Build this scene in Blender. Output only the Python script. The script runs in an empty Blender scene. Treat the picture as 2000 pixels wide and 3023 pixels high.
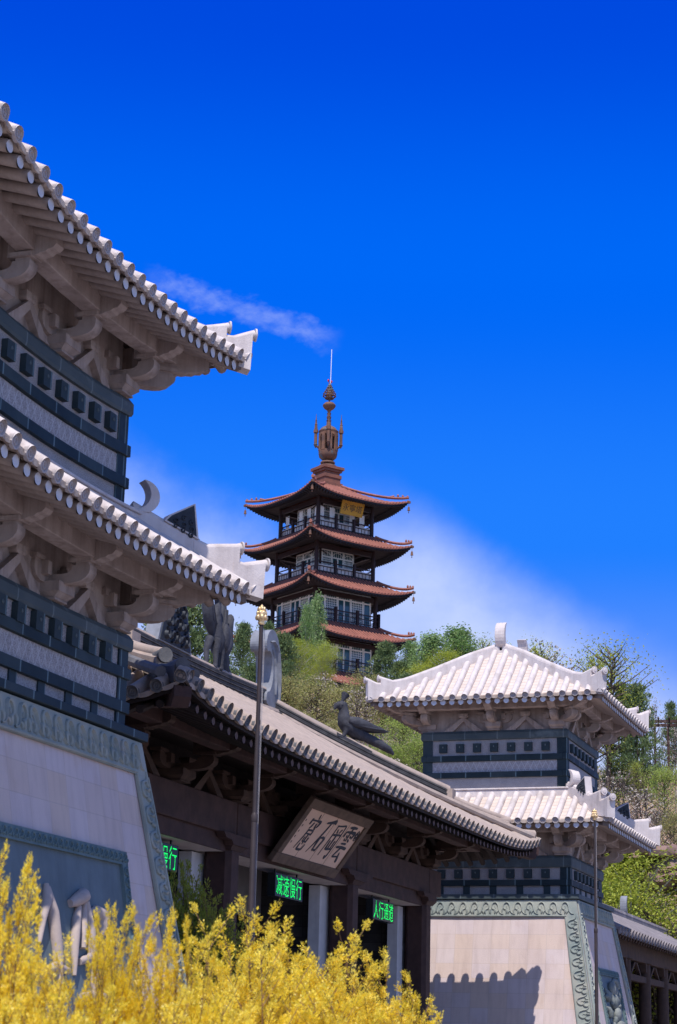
import bpy, math, random
import numpy as np
from mathutils import Vector, Matrix
R = math.radians
SC = bpy.context.scene
COL = SC.collection
random.seed(7)

# ---------------------------------------------------------------- camera
EYE = 1.6                      # eye height; most heights below are given relative to the eye
YAW, PITCH, ROLL, FPX = R(19.21912), R(15.69436), R(1.44103), 5703.4
_F = Vector((math.cos(PITCH)*math.cos(YAW), math.cos(PITCH)*math.sin(YAW), math.sin(PITCH)))
_R0 = Vector((math.sin(YAW), -math.cos(YAW), 0)); _U0 = _R0.cross(_F)
_R = math.cos(ROLL)*_R0 + math.sin(ROLL)*_U0
_U = -math.sin(ROLL)*_R0 + math.cos(ROLL)*_U0
cd = bpy.data.cameras.new('camera'); cam = bpy.data.objects.new('camera', cd); COL.objects.link(cam)
cam.matrix_world = Matrix(((_R.x, _U.x, -_F.x, 0), (_R.y, _U.y, -_F.y, 0), (_R.z, _U.z, -_F.z, EYE), (0, 0, 0, 1)))
cd.sensor_fit = 'HORIZONTAL'; cd.sensor_width = 24; cd.lens = FPX/2000*24
cd.clip_start = 0.2; cd.clip_end = 3000
cd.dof.use_dof = True; cd.dof.focus_distance = 62; cd.dof.aperture_fstop = 5.6
SC.camera = cam

def bearing(sx, sy):
    """horizontal unit direction and slope of the sight line through a point of the photograph"""
    v = _F + _R*((sx-1000)/FPX) - _U*((sy-1511.5)/FPX)
    h = math.hypot(v.x, v.y)
    return v.x/h, v.y/h, v.z/h

# ---------------------------------------------------------------- sun, sky, exposure
SUN = Vector((-1.0, -0.235, 1.77)).normalized()
sl = bpy.data.lights.new('sun', 'SUN'); sl.energy = 4.9; sl.angle = R(0.5); sl.color = (1.0, 0.95, 0.90)
so = bpy.data.objects.new('sun', sl); COL.objects.link(so)
so.rotation_euler = SUN.to_track_quat('Z', 'Y').to_euler(); so.location = (0, 0, 80)
SC.view_settings.view_transform = 'Standard'; SC.view_settings.look = 'None'
SC.view_settings.exposure = 0.0; SC.view_settings.gamma = 1.0

world = bpy.data.worlds.new('World'); SC.world = world; world.use_nodes = True
def build_world():
    nt = world.node_tree; N = nt.nodes; L = nt.links; N.clear()
    out = N.new('ShaderNodeOutputWorld'); bg = N.new('ShaderNodeBackground'); bg.inputs['Strength'].default_value = 0.1
    L.new(bg.outputs[0], out.inputs[0])
    sky = N.new('ShaderNodeTexSky'); sky.sky_type = 'NISHITA'; sky.sun_disc = False
    sky.sun_elevation = math.asin(SUN.z); sky.sun_rotation = math.atan2(SUN.x, SUN.y)
    sky.altitude = 1100; sky.air_density = 1.0; sky.dust_density = 0.6; sky.ozone_density = 2.0
    tc = N.new('ShaderNodeTexCoord'); sep = N.new('ShaderNodeSeparateXYZ'); L.new(tc.outputs['Generated'], sep.inputs[0])
    def m(op, a, b=None, c=None, clamp=False):
        n = N.new('ShaderNodeMath'); n.operation = op; n.use_clamp = clamp
        for i, x in enumerate((a, b, c)):
            if x is None: continue
            if isinstance(x, (int, float)): n.inputs[i].default_value = x
            else: L.new(x, n.inputs[i])
        return n.outputs[0]
    def mr(v, a, b, c=0.0, d=1.0):
        n = N.new('ShaderNodeMapRange'); n.interpolation_type = 'SMOOTHSTEP'; n.clamp = True
        for i, x in enumerate((v, a, b, c, d)):
            if isinstance(x, (int, float)): n.inputs[i].default_value = x
            else: L.new(x, n.inputs[i])
        return n.outputs[0]
    def mix(f, a, b):
        n = N.new('ShaderNodeMix'); n.data_type = 'RGBA'
        for s, x in ((n.inputs[0], f), (n.inputs[6], a), (n.inputs[7], b)):
            if isinstance(x, (int, float)): s.default_value = x
            elif isinstance(x, tuple): s.default_value = x
            else: L.new(x, s)
        return n.outputs[2]
    az = m('MULTIPLY', m('ARCTAN2', sep.outputs[1], sep.outputs[0]), 57.2958)
    el = m('MULTIPLY', m('ARCSINE', sep.outputs[2]), 57.2958)
    facing = m('ADD', m('MULTIPLY', sep.outputs[0], 0.94), m('MULTIPLY', sep.outputs[1], 0.34))
    # the deep polarised blue opposite the sun
    rp = N.new('ShaderNodeValToRGB'); cr = rp.color_ramp; cr.interpolation = 'EASE'
    stops = [(0.0, (.30, .43, .90)), (.13, (.22, .37, .96)), (.24, (.10, .29, 1.0)), (.33, (.015, .215, 1.0)), (.5, (.0, .14, .93)), (.68, (.0, .068, .74)), (1.0, (.0, .045, .58))]
    while len(cr.elements) < len(stops): cr.elements.new(0.5)
    for e, (p, c) in zip(cr.elements, stops): e.position = p; e.color = (*c, 1)
    L.new(m('DIVIDE', el, 45.0, clamp=True), rp.inputs[0])
    sc10 = N.new('ShaderNodeVectorMath'); sc10.operation = 'SCALE'; sc10.inputs[3].default_value = 10.0; L.new(rp.outputs[0], sc10.inputs[0])
    tint = N.new('ShaderNodeMix'); tint.data_type = 'RGBA'; tint.blend_type = 'MULTIPLY'; tint.inputs[0].default_value = 1.0      # tints the sky light bluer, to lift and cool the fill in shade
    L.new(sky.outputs[0], tint.inputs[6]); tint.inputs[7].default_value = (1.0, 1.22, 1.85, 1)
    base = mix(mr(facing, 0.2, 0.75), tint.outputs[2], sc10.outputs[0])
    # clouds live in bearing / elevation degrees
    cv = N.new('ShaderNodeCombineXYZ'); L.new(az, cv.inputs[0]); L.new(el, cv.inputs[1])
    def noise(scale, detail, sx=1.0, sy=1.0, rot=0.0):
        mp = N.new('ShaderNodeMapping'); mp.inputs['Scale'].default_value = (sx, sy, 1); mp.inputs['Rotation'].default_value = (0, 0, rot)
        L.new(cv.outputs[0], mp.inputs[0])
        n = N.new('ShaderNodeTexNoise'); n.inputs['Scale'].default_value = scale; n.inputs['Detail'].default_value = detail; n.inputs['Roughness'].default_value = 0.6
        L.new(mp.outputs[0], n.inputs['Vector']); return n.outputs[0]
    def deg(sx, sy):
        a, b, s = bearing(sx, sy); return math.degrees(math.atan2(b, a)), math.degrees(math.atan(s))
    def line(p, q):
        """signed distance across and position along the line p-q, degrees"""
        (x0, y0), (x1, y1) = deg(*p), deg(*q); l = math.hypot(x1-x0, y1-y0); tx, ty = (x1-x0)/l, (y1-y0)/l
        dx, dy = m('SUBTRACT', az, x0), m('SUBTRACT', el, y0)
        u = m('ADD', m('MULTIPLY', dx, tx), m('MULTIPLY', dy, ty)); v = m('ADD', m('MULTIPLY', dx, -ty), m('MULTIPLY', dy, tx))
        return u, v, l
    n1 = noise(0.9, 7, 1, 1.6, 0.5); n2 = noise(0.22, 6); n3 = noise(2.2, 6, 1.0, 1.6, 0.5)
    # thin wisp
    u, v, l = line((470, 830), (990, 1000))
    v2 = m('ADD', v, m('MULTIPLY', m('SUBTRACT', n1, 0.5), 1.3))
    a = m('MULTIPLY', mr(m('ABSOLUTE', v2), 0.0, 0.46, 1.0, 0.0), m('MULTIPLY', mr(u, -0.7, 0.6), mr(u, l-0.9, l+0.35, 1.0, 0.0)))
    wisp = m('MULTIPLY', a, mr(n3, 0.15, 0.78, .05, 0.27))
    # soft bank, right of the pagoda
    u, v, l = line((1230, 1530), (1990, 1990))
    v2 = m('ADD', v, m('MULTIPLY', m('SUBTRACT', n2, 0.5), 1.5))
    bank = m('MULTIPLY', mr(v2, -1.0, 2.0), mr(u, -4.0, 1.6))
    bank = m('MULTIPLY', bank, mr(n2, 0.2, 0.75, .58, .9))
    # pale veil, left of the pagoda
    u, v, l = line((350, 1290), (1000, 1680))
    v2 = m('ADD', v, m('MULTIPLY', m('SUBTRACT', n2, 0.5), 2.4))
    veil = m('MULTIPLY', mr(v2, -0.8, 2.2), m('MULTIPLY', mr(n2, .2, .8, .5, .8), mr(u, 10.5, 6.5)))
    cl = m('MAXIMUM', m('MAXIMUM', wisp, bank), veil)
    far = N.new('ShaderNodeMath'); far.operation = 'MULTIPLY'; L.new(cl, far.inputs[0]); L.new(mr(facing, 0.5, 0.8), far.inputs[1])
    L.new(mix(far.outputs[0], base, (6.6, 7.6, 10.4, 1)), bg.inputs['Color'])
build_world()

# ---------------------------------------------------------------- materials
def mat(name, c1, c2=None, scale=3.0, rough=0.85, bump=0.0, bscale=20.0, brick=None, streak=0.0, metal=0.0, speck=0.0, course=0.0, spec=0.3, island=None, trans=0.0, stain=None, sw=.75, ms=.008):
    m = bpy.data.materials.new(name); m.use_nodes = True
    nt = m.node_tree; N = nt.nodes; L = nt.links
    b = N['Principled BSDF']; b.inputs['Roughness'].default_value = rough; b.inputs['Metallic'].default_value = metal
    b.inputs['Specular IOR Level'].default_value = spec
    tc = N.new('ShaderNodeTexCoord')
    def nz(sc, det=5, ro=.6, vec=None):
        n = N.new('ShaderNodeTexNoise'); n.inputs['Scale'].default_value = sc; n.inputs['Detail'].default_value = det; n.inputs['Roughness'].default_value = ro
        L.new(vec or tc.outputs['Object'], n.inputs['Vector']); return n.outputs[0]
    def rng(v, a, bb, c=0., d=1.):
        n = N.new('ShaderNodeMapRange'); n.clamp = True
        L.new(v, n.inputs[0])
        for i, x in enumerate((a, bb, c, d)): n.inputs[i+1].default_value = x
        return n.outputs[0]
    def mix(f, a, bb, mode='MIX'):
        n = N.new('ShaderNodeMix'); n.data_type = 'RGBA'; n.blend_type = mode
        for s, x in ((n.inputs[0], f), (n.inputs[6], a), (n.inputs[7], bb)):
            if isinstance(x, (int, float)): s.default_value = x
            elif isinstance(x, tuple): s.default_value = (*x, 1) if len(x) == 3 else x
            else: L.new(x, s)
        return n.outputs[2]
    c2 = c2 or tuple(x*0.8 for x in c1)
    col = mix(rng(nz(scale), .35, .68), c1, c2)
    h = None
    if island:
        g = N.new('ShaderNodeNewGeometry')
        col = mix(g.outputs['Random Per Island'], col, island)
    if brick:
        w, hh, k1, k2, mort = brick
        sp = N.new('ShaderNodeSeparateXYZ'); L.new(tc.outputs['Object'], sp.inputs[0])
        gn = N.new('ShaderNodeNewGeometry'); sn = N.new('ShaderNodeSeparateXYZ'); L.new(gn.outputs['True Normal'], sn.inputs[0]); pr = []
        for i, j in ((0, 1), (1, 0)):       # along the wall: x on front and back, y on the sides
            ab = N.new('ShaderNodeMath'); ab.operation = 'ABSOLUTE'; L.new(sn.outputs[j], ab.inputs[0])
            gt = N.new('ShaderNodeMath'); gt.operation = 'GREATER_THAN'; gt.inputs[1].default_value = .6; L.new(ab.outputs[0], gt.inputs[0])
            mu = N.new('ShaderNodeMath'); mu.operation = 'MULTIPLY'; L.new(sp.outputs[i], mu.inputs[0]); L.new(gt.outputs[0], mu.inputs[1]); pr.append(mu.outputs[0])
        ad = N.new('ShaderNodeMath'); L.new(pr[0], ad.inputs[0]); L.new(pr[1], ad.inputs[1])
        cb = N.new('ShaderNodeCombineXYZ'); su = N.new('ShaderNodeMath'); su.inputs[1].default_value = 40.37; L.new(ad.outputs[0], su.inputs[0]); sz_ = N.new('ShaderNodeMath'); sz_.inputs[1].default_value = hh*.31+hh*20; L.new(sp.outputs[2], sz_.inputs[0])
        L.new(su.outputs[0], cb.inputs[0]); L.new(sz_.outputs[0], cb.inputs[1])
        bt = N.new('ShaderNodeTexBrick'); bt.offset = 0.0
        bt.inputs['Scale'].default_value = 1; bt.inputs['Brick Width'].default_value = w; bt.inputs['Row Height'].default_value = hh
        bt.inputs['Mortar Size'].default_value = ms; bt.inputs['Mortar Smooth'].default_value = .3; bt.inputs['Bias'].default_value = -0.2
        bt.inputs['Color1'].default_value = (*k1, 1); bt.inputs['Color2'].default_value = (*k2, 1); bt.inputs['Mortar'].default_value = (*mort, 1)
        L.new(cb.outputs[0], bt.inputs['Vector'])
        col = mix(1.0, col, bt.outputs['Color'], 'MULTIPLY'); h = bt.outputs['Fac']
    if speck:
        col = mix(rng(nz(60, 2, .5), .42, .62), col, mix(1.0, col, (1-speck,)*3, 'MULTIPLY'))
    if streak:
        mp = N.new('ShaderNodeMapping'); mp.inputs['Scale'].default_value = (5, 5, .35); L.new(tc.outputs['Object'], mp.inputs[0])
        s = rng(nz(1.0, 4, .6, mp.outputs[0]), .45, .75, 0, streak)
        col = mix(s, col, mix(1.0, col, (.35, .3, .28), 'MULTIPLY'))
    if stain:
        col = mix(rng(nz(1.1, 6, .65), .56, .75, 0, sw), col, stain)
    L.new(col, b.inputs['Base Color'])
    hv = None
    if bump:
        hv = nz(bscale, 5, .6)
    if course:
        sp = N.new('ShaderNodeSeparateXYZ'); L.new(tc.outputs['Object'], sp.inputs[0])
        d = N.new('ShaderNodeMath'); d.operation = 'DIVIDE'; d.inputs[1].default_value = course; L.new(sp.outputs[2], d.inputs[0])
        fr = N.new('ShaderNodeMath'); fr.operation = 'FRACT'; L.new(d.outputs[0], fr.inputs[0])
        hv = rng(fr.outputs[0], .0, .22); bump = max(bump, .6)
        col2 = mix(rng(fr.outputs[0], 0, .12), mix(1.0, col, (.72, .62, .56), 'MULTIPLY'), col); L.new(col2, b.inputs['Base Color'])
    if hv is not None:
        bp = N.new('ShaderNodeBump'); bp.inputs['Strength'].default_value = bump; bp.inputs['Distance'].default_value = .03
        L.new(hv, bp.inputs['Height']); L.new(bp.outputs[0], b.inputs['Normal'])
    if trans:
        out = N['Material Output']; tr = N.new('ShaderNodeBsdfTranslucent'); mx = N.new('ShaderNodeMixShader'); mx.inputs[0].default_value = trans
        L.new(b.outputs[0], mx.inputs[1]); L.new(tr.outputs[0], mx.inputs[2]); L.new(mx.outputs[0], out.inputs[0])
        srcs = [l.from_socket for l in nt.links if l.to_socket == b.inputs['Base Color']]
        L.new(srcs[0], tr.inputs[0])
    return m
def emit_mat(name, c, s):
    m = bpy.data.materials.new(name); m.use_nodes = True; b = m.node_tree.nodes['Principled BSDF']
    b.inputs['Base Color'].default_value = (*c, 1); b.inputs['Emission Color'].default_value = (*c, 1); b.inputs['Emission Strength'].default_value = s
    return m
K = {}
K['tile'] = mat('pale stone tile', (.66, .59, .565), (.55, .48, .455), 2.2, .8, .25, 26, stain=(.42, .36, .32), streak=.3)
K['tend'] = mat('round tile end', (.47, .42, .41), (.38, .33, .32), 6, .85, .3, 60)
K['drip'] = mat('dirty drip tile', (.52, .44, .38), (.30, .22, .17), 4, .85, .3, 24)
K['pan'] = mat('pale stone pan tile', (.64, .54, .475), (.55, .46, .40), 2.5, .8, course=.135)
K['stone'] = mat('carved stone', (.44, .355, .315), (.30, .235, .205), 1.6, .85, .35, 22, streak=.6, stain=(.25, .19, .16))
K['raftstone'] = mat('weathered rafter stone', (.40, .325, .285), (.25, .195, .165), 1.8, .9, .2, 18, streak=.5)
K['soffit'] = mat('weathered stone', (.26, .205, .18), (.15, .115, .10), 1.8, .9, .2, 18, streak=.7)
K['raftend'] = mat('painted rafter end', (.66, .66, .70), (.58, .58, .63), 3, .8)
K['granite'] = mat('granite', (.45, .42, .425), (.37, .345, .345), 4, .8, .3, 80, speck=.45)
K['lattice'] = mat('combed granite', (.46, .43, .44), (.37, .345, .35), 4, .8, .3, 80, speck=.45)
def comb(m):
    nt = m.node_tree; N = nt.nodes; L = nt.links; b = N['Principled BSDF']
    src = [l.from_socket for l in nt.links if l.to_socket == b.inputs['Base Color']][0]
    tc = N.new('ShaderNodeTexCoord'); sp = N.new('ShaderNodeSeparateXYZ'); L.new(tc.outputs['Object'], sp.inputs[0])
    def mm(op, a, bb):
        n = N.new('ShaderNodeMath'); n.operation = op
        for i, x in enumerate((a, bb)):
            if isinstance(x, (int, float)): n.inputs[i].default_value = x
            else: L.new(x, n.inputs[i])
        return n.outputs[0]
    u = mm('ADD', sp.outputs[0], sp.outputs[1]); masks = []
    for sg in (1, -1):
        f = mm('FRACT', mm('DIVIDE', mm('ADD', u, mm('MULTIPLY', sp.outputs[2], .5*sg)), .21), 0)
        masks.append(mm('LESS_THAN', mm('ABSOLUTE', mm('SUBTRACT', f, .5), 0), .06))
    k = mm('MULTIPLY', mm('MAXIMUM', masks[0], masks[1]), .28)
    n = N.new('ShaderNodeMix'); n.data_type = 'RGBA'; L.new(k, n.inputs[0]); L.new(src, n.inputs[6]); n.inputs[7].default_value = (.74, .74, .78, 1); L.new(n.outputs[2], b.inputs['Base Color'])
comb(K['lattice'])
_g = (2.6, 2.6, 2.5)
K['slate'] = mat('dark slate', (.021, .036, .043), (.013, .024, .030), 2, .62, .05, 30, brick=(.88, 50, (1, 1, 1), (2.6, 2.1, 1.9), (7, 5.8, 5.2)), spec=.2, ms=.022)
K['slate2'] = mat('grey slate', (.095, .115, .118), (.068, .088, .094), 1.5, .62, .05, 30, brick=(1.15, 50, (1, 1, 1), (.7, .75, .8), (1.7, 1.7, 1.7)), spec=.2, ms=.02, stain=(.2, .25, .26))
K['wall'] = mat('dressed sandstone', (.64, .545, .505), (.59, .50, .475), .9, .9, .25, 40, brick=(.62, .475, (1.0, .97, 1.0), (1.0, .90, .78), (.86, .81, .77)), streak=.22, stain=(.52, .36, .26), sw=.4)
K['relief'] = mat('green carved stone', (.35, .36, .31), (.22, .26, .245), 1.6, .85, .25, 30, stain=(.42, .36, .31))
K['relief2'] = mat('grey green carved stone', (.15, .21, .21), (.10, .15, .155), 2.2, .85, .25, 30)
K['panel'] = mat('grey inscription slab', (.155, .195, .205), (.12, .155, .165), 1.2, .7, .1, 30, streak=.3)
K['figure'] = mat('grey green carved figure', (.26, .27, .24), (.12, .14, .135), 3, .85, .5, 12)
K['letter'] = mat('tan carved letters', (.50, .40, .34), (.40, .32, .28), 3, .85, .2, 20)
K['black'] = mat('black carved slate', (.022, .026, .034), (.04, .045, .055), 6, .6, .2, 30)
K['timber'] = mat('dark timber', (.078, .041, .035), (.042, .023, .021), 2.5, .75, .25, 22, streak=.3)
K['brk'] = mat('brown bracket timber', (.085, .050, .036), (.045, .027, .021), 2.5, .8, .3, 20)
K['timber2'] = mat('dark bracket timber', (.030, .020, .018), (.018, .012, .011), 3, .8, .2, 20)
K['tan'] = mat('pale raw timber', (.30, .20, .13), (.22, .15, .10), 3, .8)
K['raft'] = mat('painted rafter', (.13, .085, .075), (.09, .055, .05), 4, .8)
K['clay'] = mat('grey clay tile', (.44, .345, .285), (.33, .26, .22), 3.5, .85, .25, 24, stain=(.27, .25, .24))
K['clay2'] = mat('weathered grey tile', (.27, .235, .235), (.17, .15, .155), 1.8, .9, .3, 20, stain=(.42, .38, .36))
K['clayd'] = mat('dark grey clay', (.17, .165, .17), (.10, .10, .105), 3, .8, .3, 30)  # round end tiles; also stands for shade on the hall's left hip ends
K['ridgec'] = mat('layered ridge tile', (.105, .10, .10), (.05, .048, .05), 4, .85)
K['statue'] = mat('grey fired statue', (.068, .068, .08), (.036, .036, .044), 5, .75, .5, 18, streak=.3)
K['fin'] = mat('grey ridge fin', (.25, .26, .29), (.17, .175, .19), 3, .7, .2, 20)
K['white'] = mat('white painted', (.86, .86, .86), (.76, .76, .77), 2, .6)
K['post'] = mat('pale grey column', (.62, .61, .62), (.50, .49, .51), 2, .7, .05, 20, streak=.2)
K['soff2'] = mat('pale soffit', (.55, .50, .48), (.47, .42, .40), 2, .8)
K['board'] = mat('pale sign board', (.68, .47, .36), (.60, .41, .31), 1.2, .7, .05, 30)
K['boardf'] = mat('brown sign frame', (.14, .092, .066), (.085, .056, .042), 3, .75, .2, 20)
K['ink'] = mat('faded ink', (.035, .04, .055), (.055, .06, .075), 4, .8)
K['ledbox'] = mat('black screen', (.016, .02, .024), None, 3, .4)
K['led'] = emit_mat('green light', (.0, .9, .12), 1.35)
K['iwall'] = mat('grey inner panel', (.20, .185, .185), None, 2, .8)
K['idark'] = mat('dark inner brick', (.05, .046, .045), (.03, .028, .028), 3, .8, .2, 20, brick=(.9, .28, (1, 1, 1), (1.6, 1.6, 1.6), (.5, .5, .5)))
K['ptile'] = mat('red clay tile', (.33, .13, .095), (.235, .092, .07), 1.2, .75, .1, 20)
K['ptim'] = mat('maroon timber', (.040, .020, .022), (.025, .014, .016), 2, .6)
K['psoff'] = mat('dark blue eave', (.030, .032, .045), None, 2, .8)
K['glass'] = mat('window glass', (.03, .095, .125), (.02, .06, .085), .8, .08, spec=.8)
K['cloth'] = mat('weathered white board', (.60, .60, .62), (.42, .33, .28), 1.5, .8)
K['rust'] = mat('rusty bronze', (.21, .105, .065), (.10, .06, .05), 1.6, .7, .15, 12, stain=(.10, .30, .36))
K['plinth'] = mat('brown copper', (.25, .10, .065), (.16, .07, .05), 1.2, .7)
K['gold'] = mat('gilded', (.88, .66, .38), (.80, .54, .26), 6, .35, metal=.6)
K['goldb'] = mat('gold sign', (.62, .36, .05), (.52, .28, .04), 2, .5)
K['pole'] = mat('bronze pole', (.06, .045, .045), (.038, .029, .03), 2, .55, metal=.1)
K['wire'] = mat('pale rope', (.45, .42, .42), None, 5, .8)
K['red'] = mat('red lamp glass', (.55, .03, .06), None, 5, .4)
K['bark'] = mat('bark', (.13, .10, .08), (.08, .06, .05), 5, .9, .3, 20)
K['bark2'] = mat('pale birch bark', (.48, .46, .42), (.30, .27, .24), 5, .9)
K['twig'] = mat('brown twig', (.24, .14, .07), (.17, .10, .055), 6, .9)
K['yleaf'] = mat('yellow leaf', (.99, .79, .05), (.99, .88, .22), 3, .4, island=(.96, .73, .035), spec=.6, trans=.42)
K['oleaf'] = mat('deep yellow leaf', (.99, .78, .035), (.99, .86, .13), 3, .4, island=(.95, .69, .025), spec=.6, trans=.42)
K['gleaf'] = mat('olive leaf', (.40, .40, .05), (.52, .48, .06), 2, .6, island=(.22, .28, .045), trans=.35)
K['lpop'] = mat('poplar leaf', (.30, .40, .16), (.40, .47, .24), .6, .6, island=(.18, .33, .09), trans=.4)
K['lbir'] = mat('spring leaf', (.56, .55, .07), (.46, .50, .08), .6, .6, island=(.32, .40, .06), trans=.4)
K['lpin'] = mat('pine needle', (.16, .23, .09), (.25, .29, .10), .6, .7, island=(.10, .16, .07), trans=.3)
K['lbus'] = mat('hill bush leaf', (.34, .44, .08), (.48, .50, .14), .4, .7, island=(.26, .36, .07), trans=.45)
K['lbro'] = mat('brown green leaf', (.36, .38, .12), (.31, .34, .10), .5, .7, island=(.46, .38, .17), trans=.35)
K['scrub'] = mat('dry scrub', (.36, .36, .15), (.34, .28, .20), .12, .9, island=(.20, .28, .07), trans=.25)
K['dry'] = mat('dry twigs', (.38, .32, .27), (.30, .24, .21), .3, .9, island=(.46, .40, .35))
K['rock'] = mat('brown rock', (.30, .19, .155), (.17, .11, .10), .5, .9, .8, 2.5)
K['paving'] = mat('grey paving', (.27, .235, .22), (.22, .195, .19), .5, .9, .1, 8)
K['hill'] = mat('dry earth', (.43, .27, .20), (.34, .245, .15), .15, .95, .6, 1.2, stain=(.24, .23, .09))

# ---------------------------------------------------------------- mesh helpers
class MB:
    def __init__(s): s.v = []; s.f = []; s.m = []; s.T = None; s.mi = 0
    def add(s, vs, fs):
        o = len(s.v)
        if s.T is not None: vs = [tuple(s.T @ Vector(p)) for p in vs]
        s.v.extend(tuple(p) for p in vs); s.f.extend(tuple(i+o for i in f) for f in fs); s.m.extend([s.mi]*len(fs))
        return s
    def box(s, x0, x1, y0, y1, z0, z1):
        return s.add([(x0, y0, z0), (x1, y0, z0), (x1, y1, z0), (x0, y1, z0), (x0, y0, z1), (x1, y0, z1), (x1, y1, z1), (x0, y1, z1)],
                     [(3, 2, 1, 0), (4, 5, 6, 7), (0, 1, 5, 4), (1, 2, 6, 5), (2, 3, 7, 6), (3, 0, 4, 7)])
    def frus(s, cx, cy, z0, z1, a0, b0, a1, b1):
        return s.add([(cx-a0, cy-b0, z0), (cx+a0, cy-b0, z0), (cx+a0, cy+b0, z0), (cx-a0, cy+b0, z0), (cx-a1, cy-b1, z1), (cx+a1, cy-b1, z1), (cx+a1, cy+b1, z1), (cx-a1, cy+b1, z1)],
                     [(3, 2, 1, 0), (4, 5, 6, 7), (0, 1, 5, 4), (1, 2, 6, 5), (2, 3, 7, 6), (3, 0, 4, 7)])
    def prism(s, poly, o, ax, ay, an, th):
        """polygon extruded by th about the plane o + p0*ax + p1*ay (centred on the plane)"""
        o, ax, ay, an = Vector(o), Vector(ax), Vector(ay), Vector(an); n = len(poly)
        A = [o + ax*p[0] + ay*p[1] - an*(th/2) for p in poly]; B = [a + an*th for a in A]
        return s.add(A+B, [tuple(range(n-1, -1, -1)), tuple(range(n, 2*n))] + [(i, (i+1) % n, n+(i+1) % n, n+i) for i in range(n)])
    def tube(s, pts, r, n=8, caps=True, flat=None, half=False):
        """swept round bar; r a number or one per point; flat = vector that squashes the section"""
        pts = [Vector(p) for p in pts]; k = len(pts); rs = r if isinstance(r, (list, tuple)) else [r]*k
        vs = []; prev = None
        for i, p in enumerate(pts):
            t = (pts[min(i+1, k-1)] - pts[max(i-1, 0)])
            t = t.normalized() if t.length > 1e-9 else Vector((0, 0, 1))
            if prev is None:
                a = Vector((0, 0, 1)) if abs(t.z) < .9 else Vector((1, 0, 0))
                u = t.cross(a).normalized()
            else:
                u = prev - t*prev.dot(t)
                u = u.normalized() if u.length > 1e-6 else t.orthogonal().normalized()
            prev = u; w = t.cross(u)
            for j in range(n):
                an = 2*math.pi*j/n
                q = u*math.cos(an)*rs[i] + w*math.sin(an)*rs[i]
                if flat is not None: q = q - Vector(flat)*(q.dot(Vector(flat)))
                vs.append(p+q)
        fs = [(i*n+j, i*n+(j+1) % n, (i+1)*n+(j+1) % n, (i+1)*n+j) for i in range(k-1) for j in range(n)]
        if caps: fs += [tuple(range(n-1, -1, -1)), tuple((k-1)*n+j for j in range(n))]
        return s.add(vs, fs)
    def lathe(s, prof, n=16, c=(0, 0)):
        k = len(prof)
        vs = [(c[0]+r*math.cos(2*math.pi*j/n), c[1]+r*math.sin(2*math.pi*j/n), z) for r, z in prof for j in range(n)]
        fs = [(i*n+j, i*n+(j+1) % n, (i+1)*n+(j+1) % n, (i+1)*n+j) for i in range(k-1) for j in range(n)]
        fs += [tuple(range(n-1, -1, -1)), tuple((k-1)*n+j for j in range(n))]
        return s.add(vs, fs)
    def blob(s, c, rx, ry, rz, n=10, m=7, rot=None):
        vs = []; fs = []
        for i in range(m+1):
            ph = math.pi*i/m
            for j in range(n):
                th = 2*math.pi*j/n; p = Vector((rx*math.sin(ph)*math.cos(th), ry*math.sin(ph)*math.sin(th), rz*math.cos(ph)))
                if rot is not None: p = rot @ p
                vs.append(Vector(c)+p)
        for i in range(m):
            for j in range(n): fs.append((i*n+j, (i+1)*n+j, (i+1)*n+(j+1) % n, i*n+(j+1) % n))
        return s.add(vs, fs)
    def mesh(s, name, mats, zoff=EYE, smooth=0.0):
        me = bpy.data.meshes.new(name)
        me.from_pydata([(x, y, z+zoff) for x, y, z in s.v], [], s.f); me.validate()
        mats = mats if isinstance(mats, (list, tuple)) else [mats]
        for k in mats: me.materials.append(K[k])
        if len(mats) > 1 and len(s.m) == len(me.polygons): me.polygons.foreach_set('material_index', s.m)
        if smooth:
            me.polygons.foreach_set('use_smooth', [True]*len(me.polygons)); me.set_sharp_from_angle(angle=R(smooth))
        return me
    def build(s, name, mats, parent=None, zoff=EYE, smooth=0.0, bevel=0.0):
        o = put(name, s.mesh(name, mats, zoff, smooth), parent)
        if bevel:
            bm = o.modifiers.new('bevel', 'BEVEL'); bm.width = bevel; bm.segments = 2; bm.limit_method = 'ANGLE'; bm.angle_limit = R(40)
        return o
def put(name, me, parent=None, loc=(0, 0, 0), rz=0.0):
    o = bpy.data.objects.new(name, me); COL.objects.link(o)
    if parent is not None: o.parent = parent
    o.location = loc; o.rotation_euler = (0, 0, rz)
    return o
def tag(o, label=None, cat=None, group=None, kind=None):
    for k, v in (('label', label), ('category', cat), ('group', group), ('kind', kind)):
        if v: o[k] = v
    return o
def root(name, loc, rz, label, cat, group=None):
    o = bpy.data.objects.new(name, None); COL.objects.link(o); o.location = loc; o.rotation_euler = (0, 0, rz); o.empty_display_size = .5
    return tag(o, label, cat, group)
ROT4 = [Matrix.Rotation(k*math.pi/2, 4, 'Z') for k in range(4)]     # front, right, back, left

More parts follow.
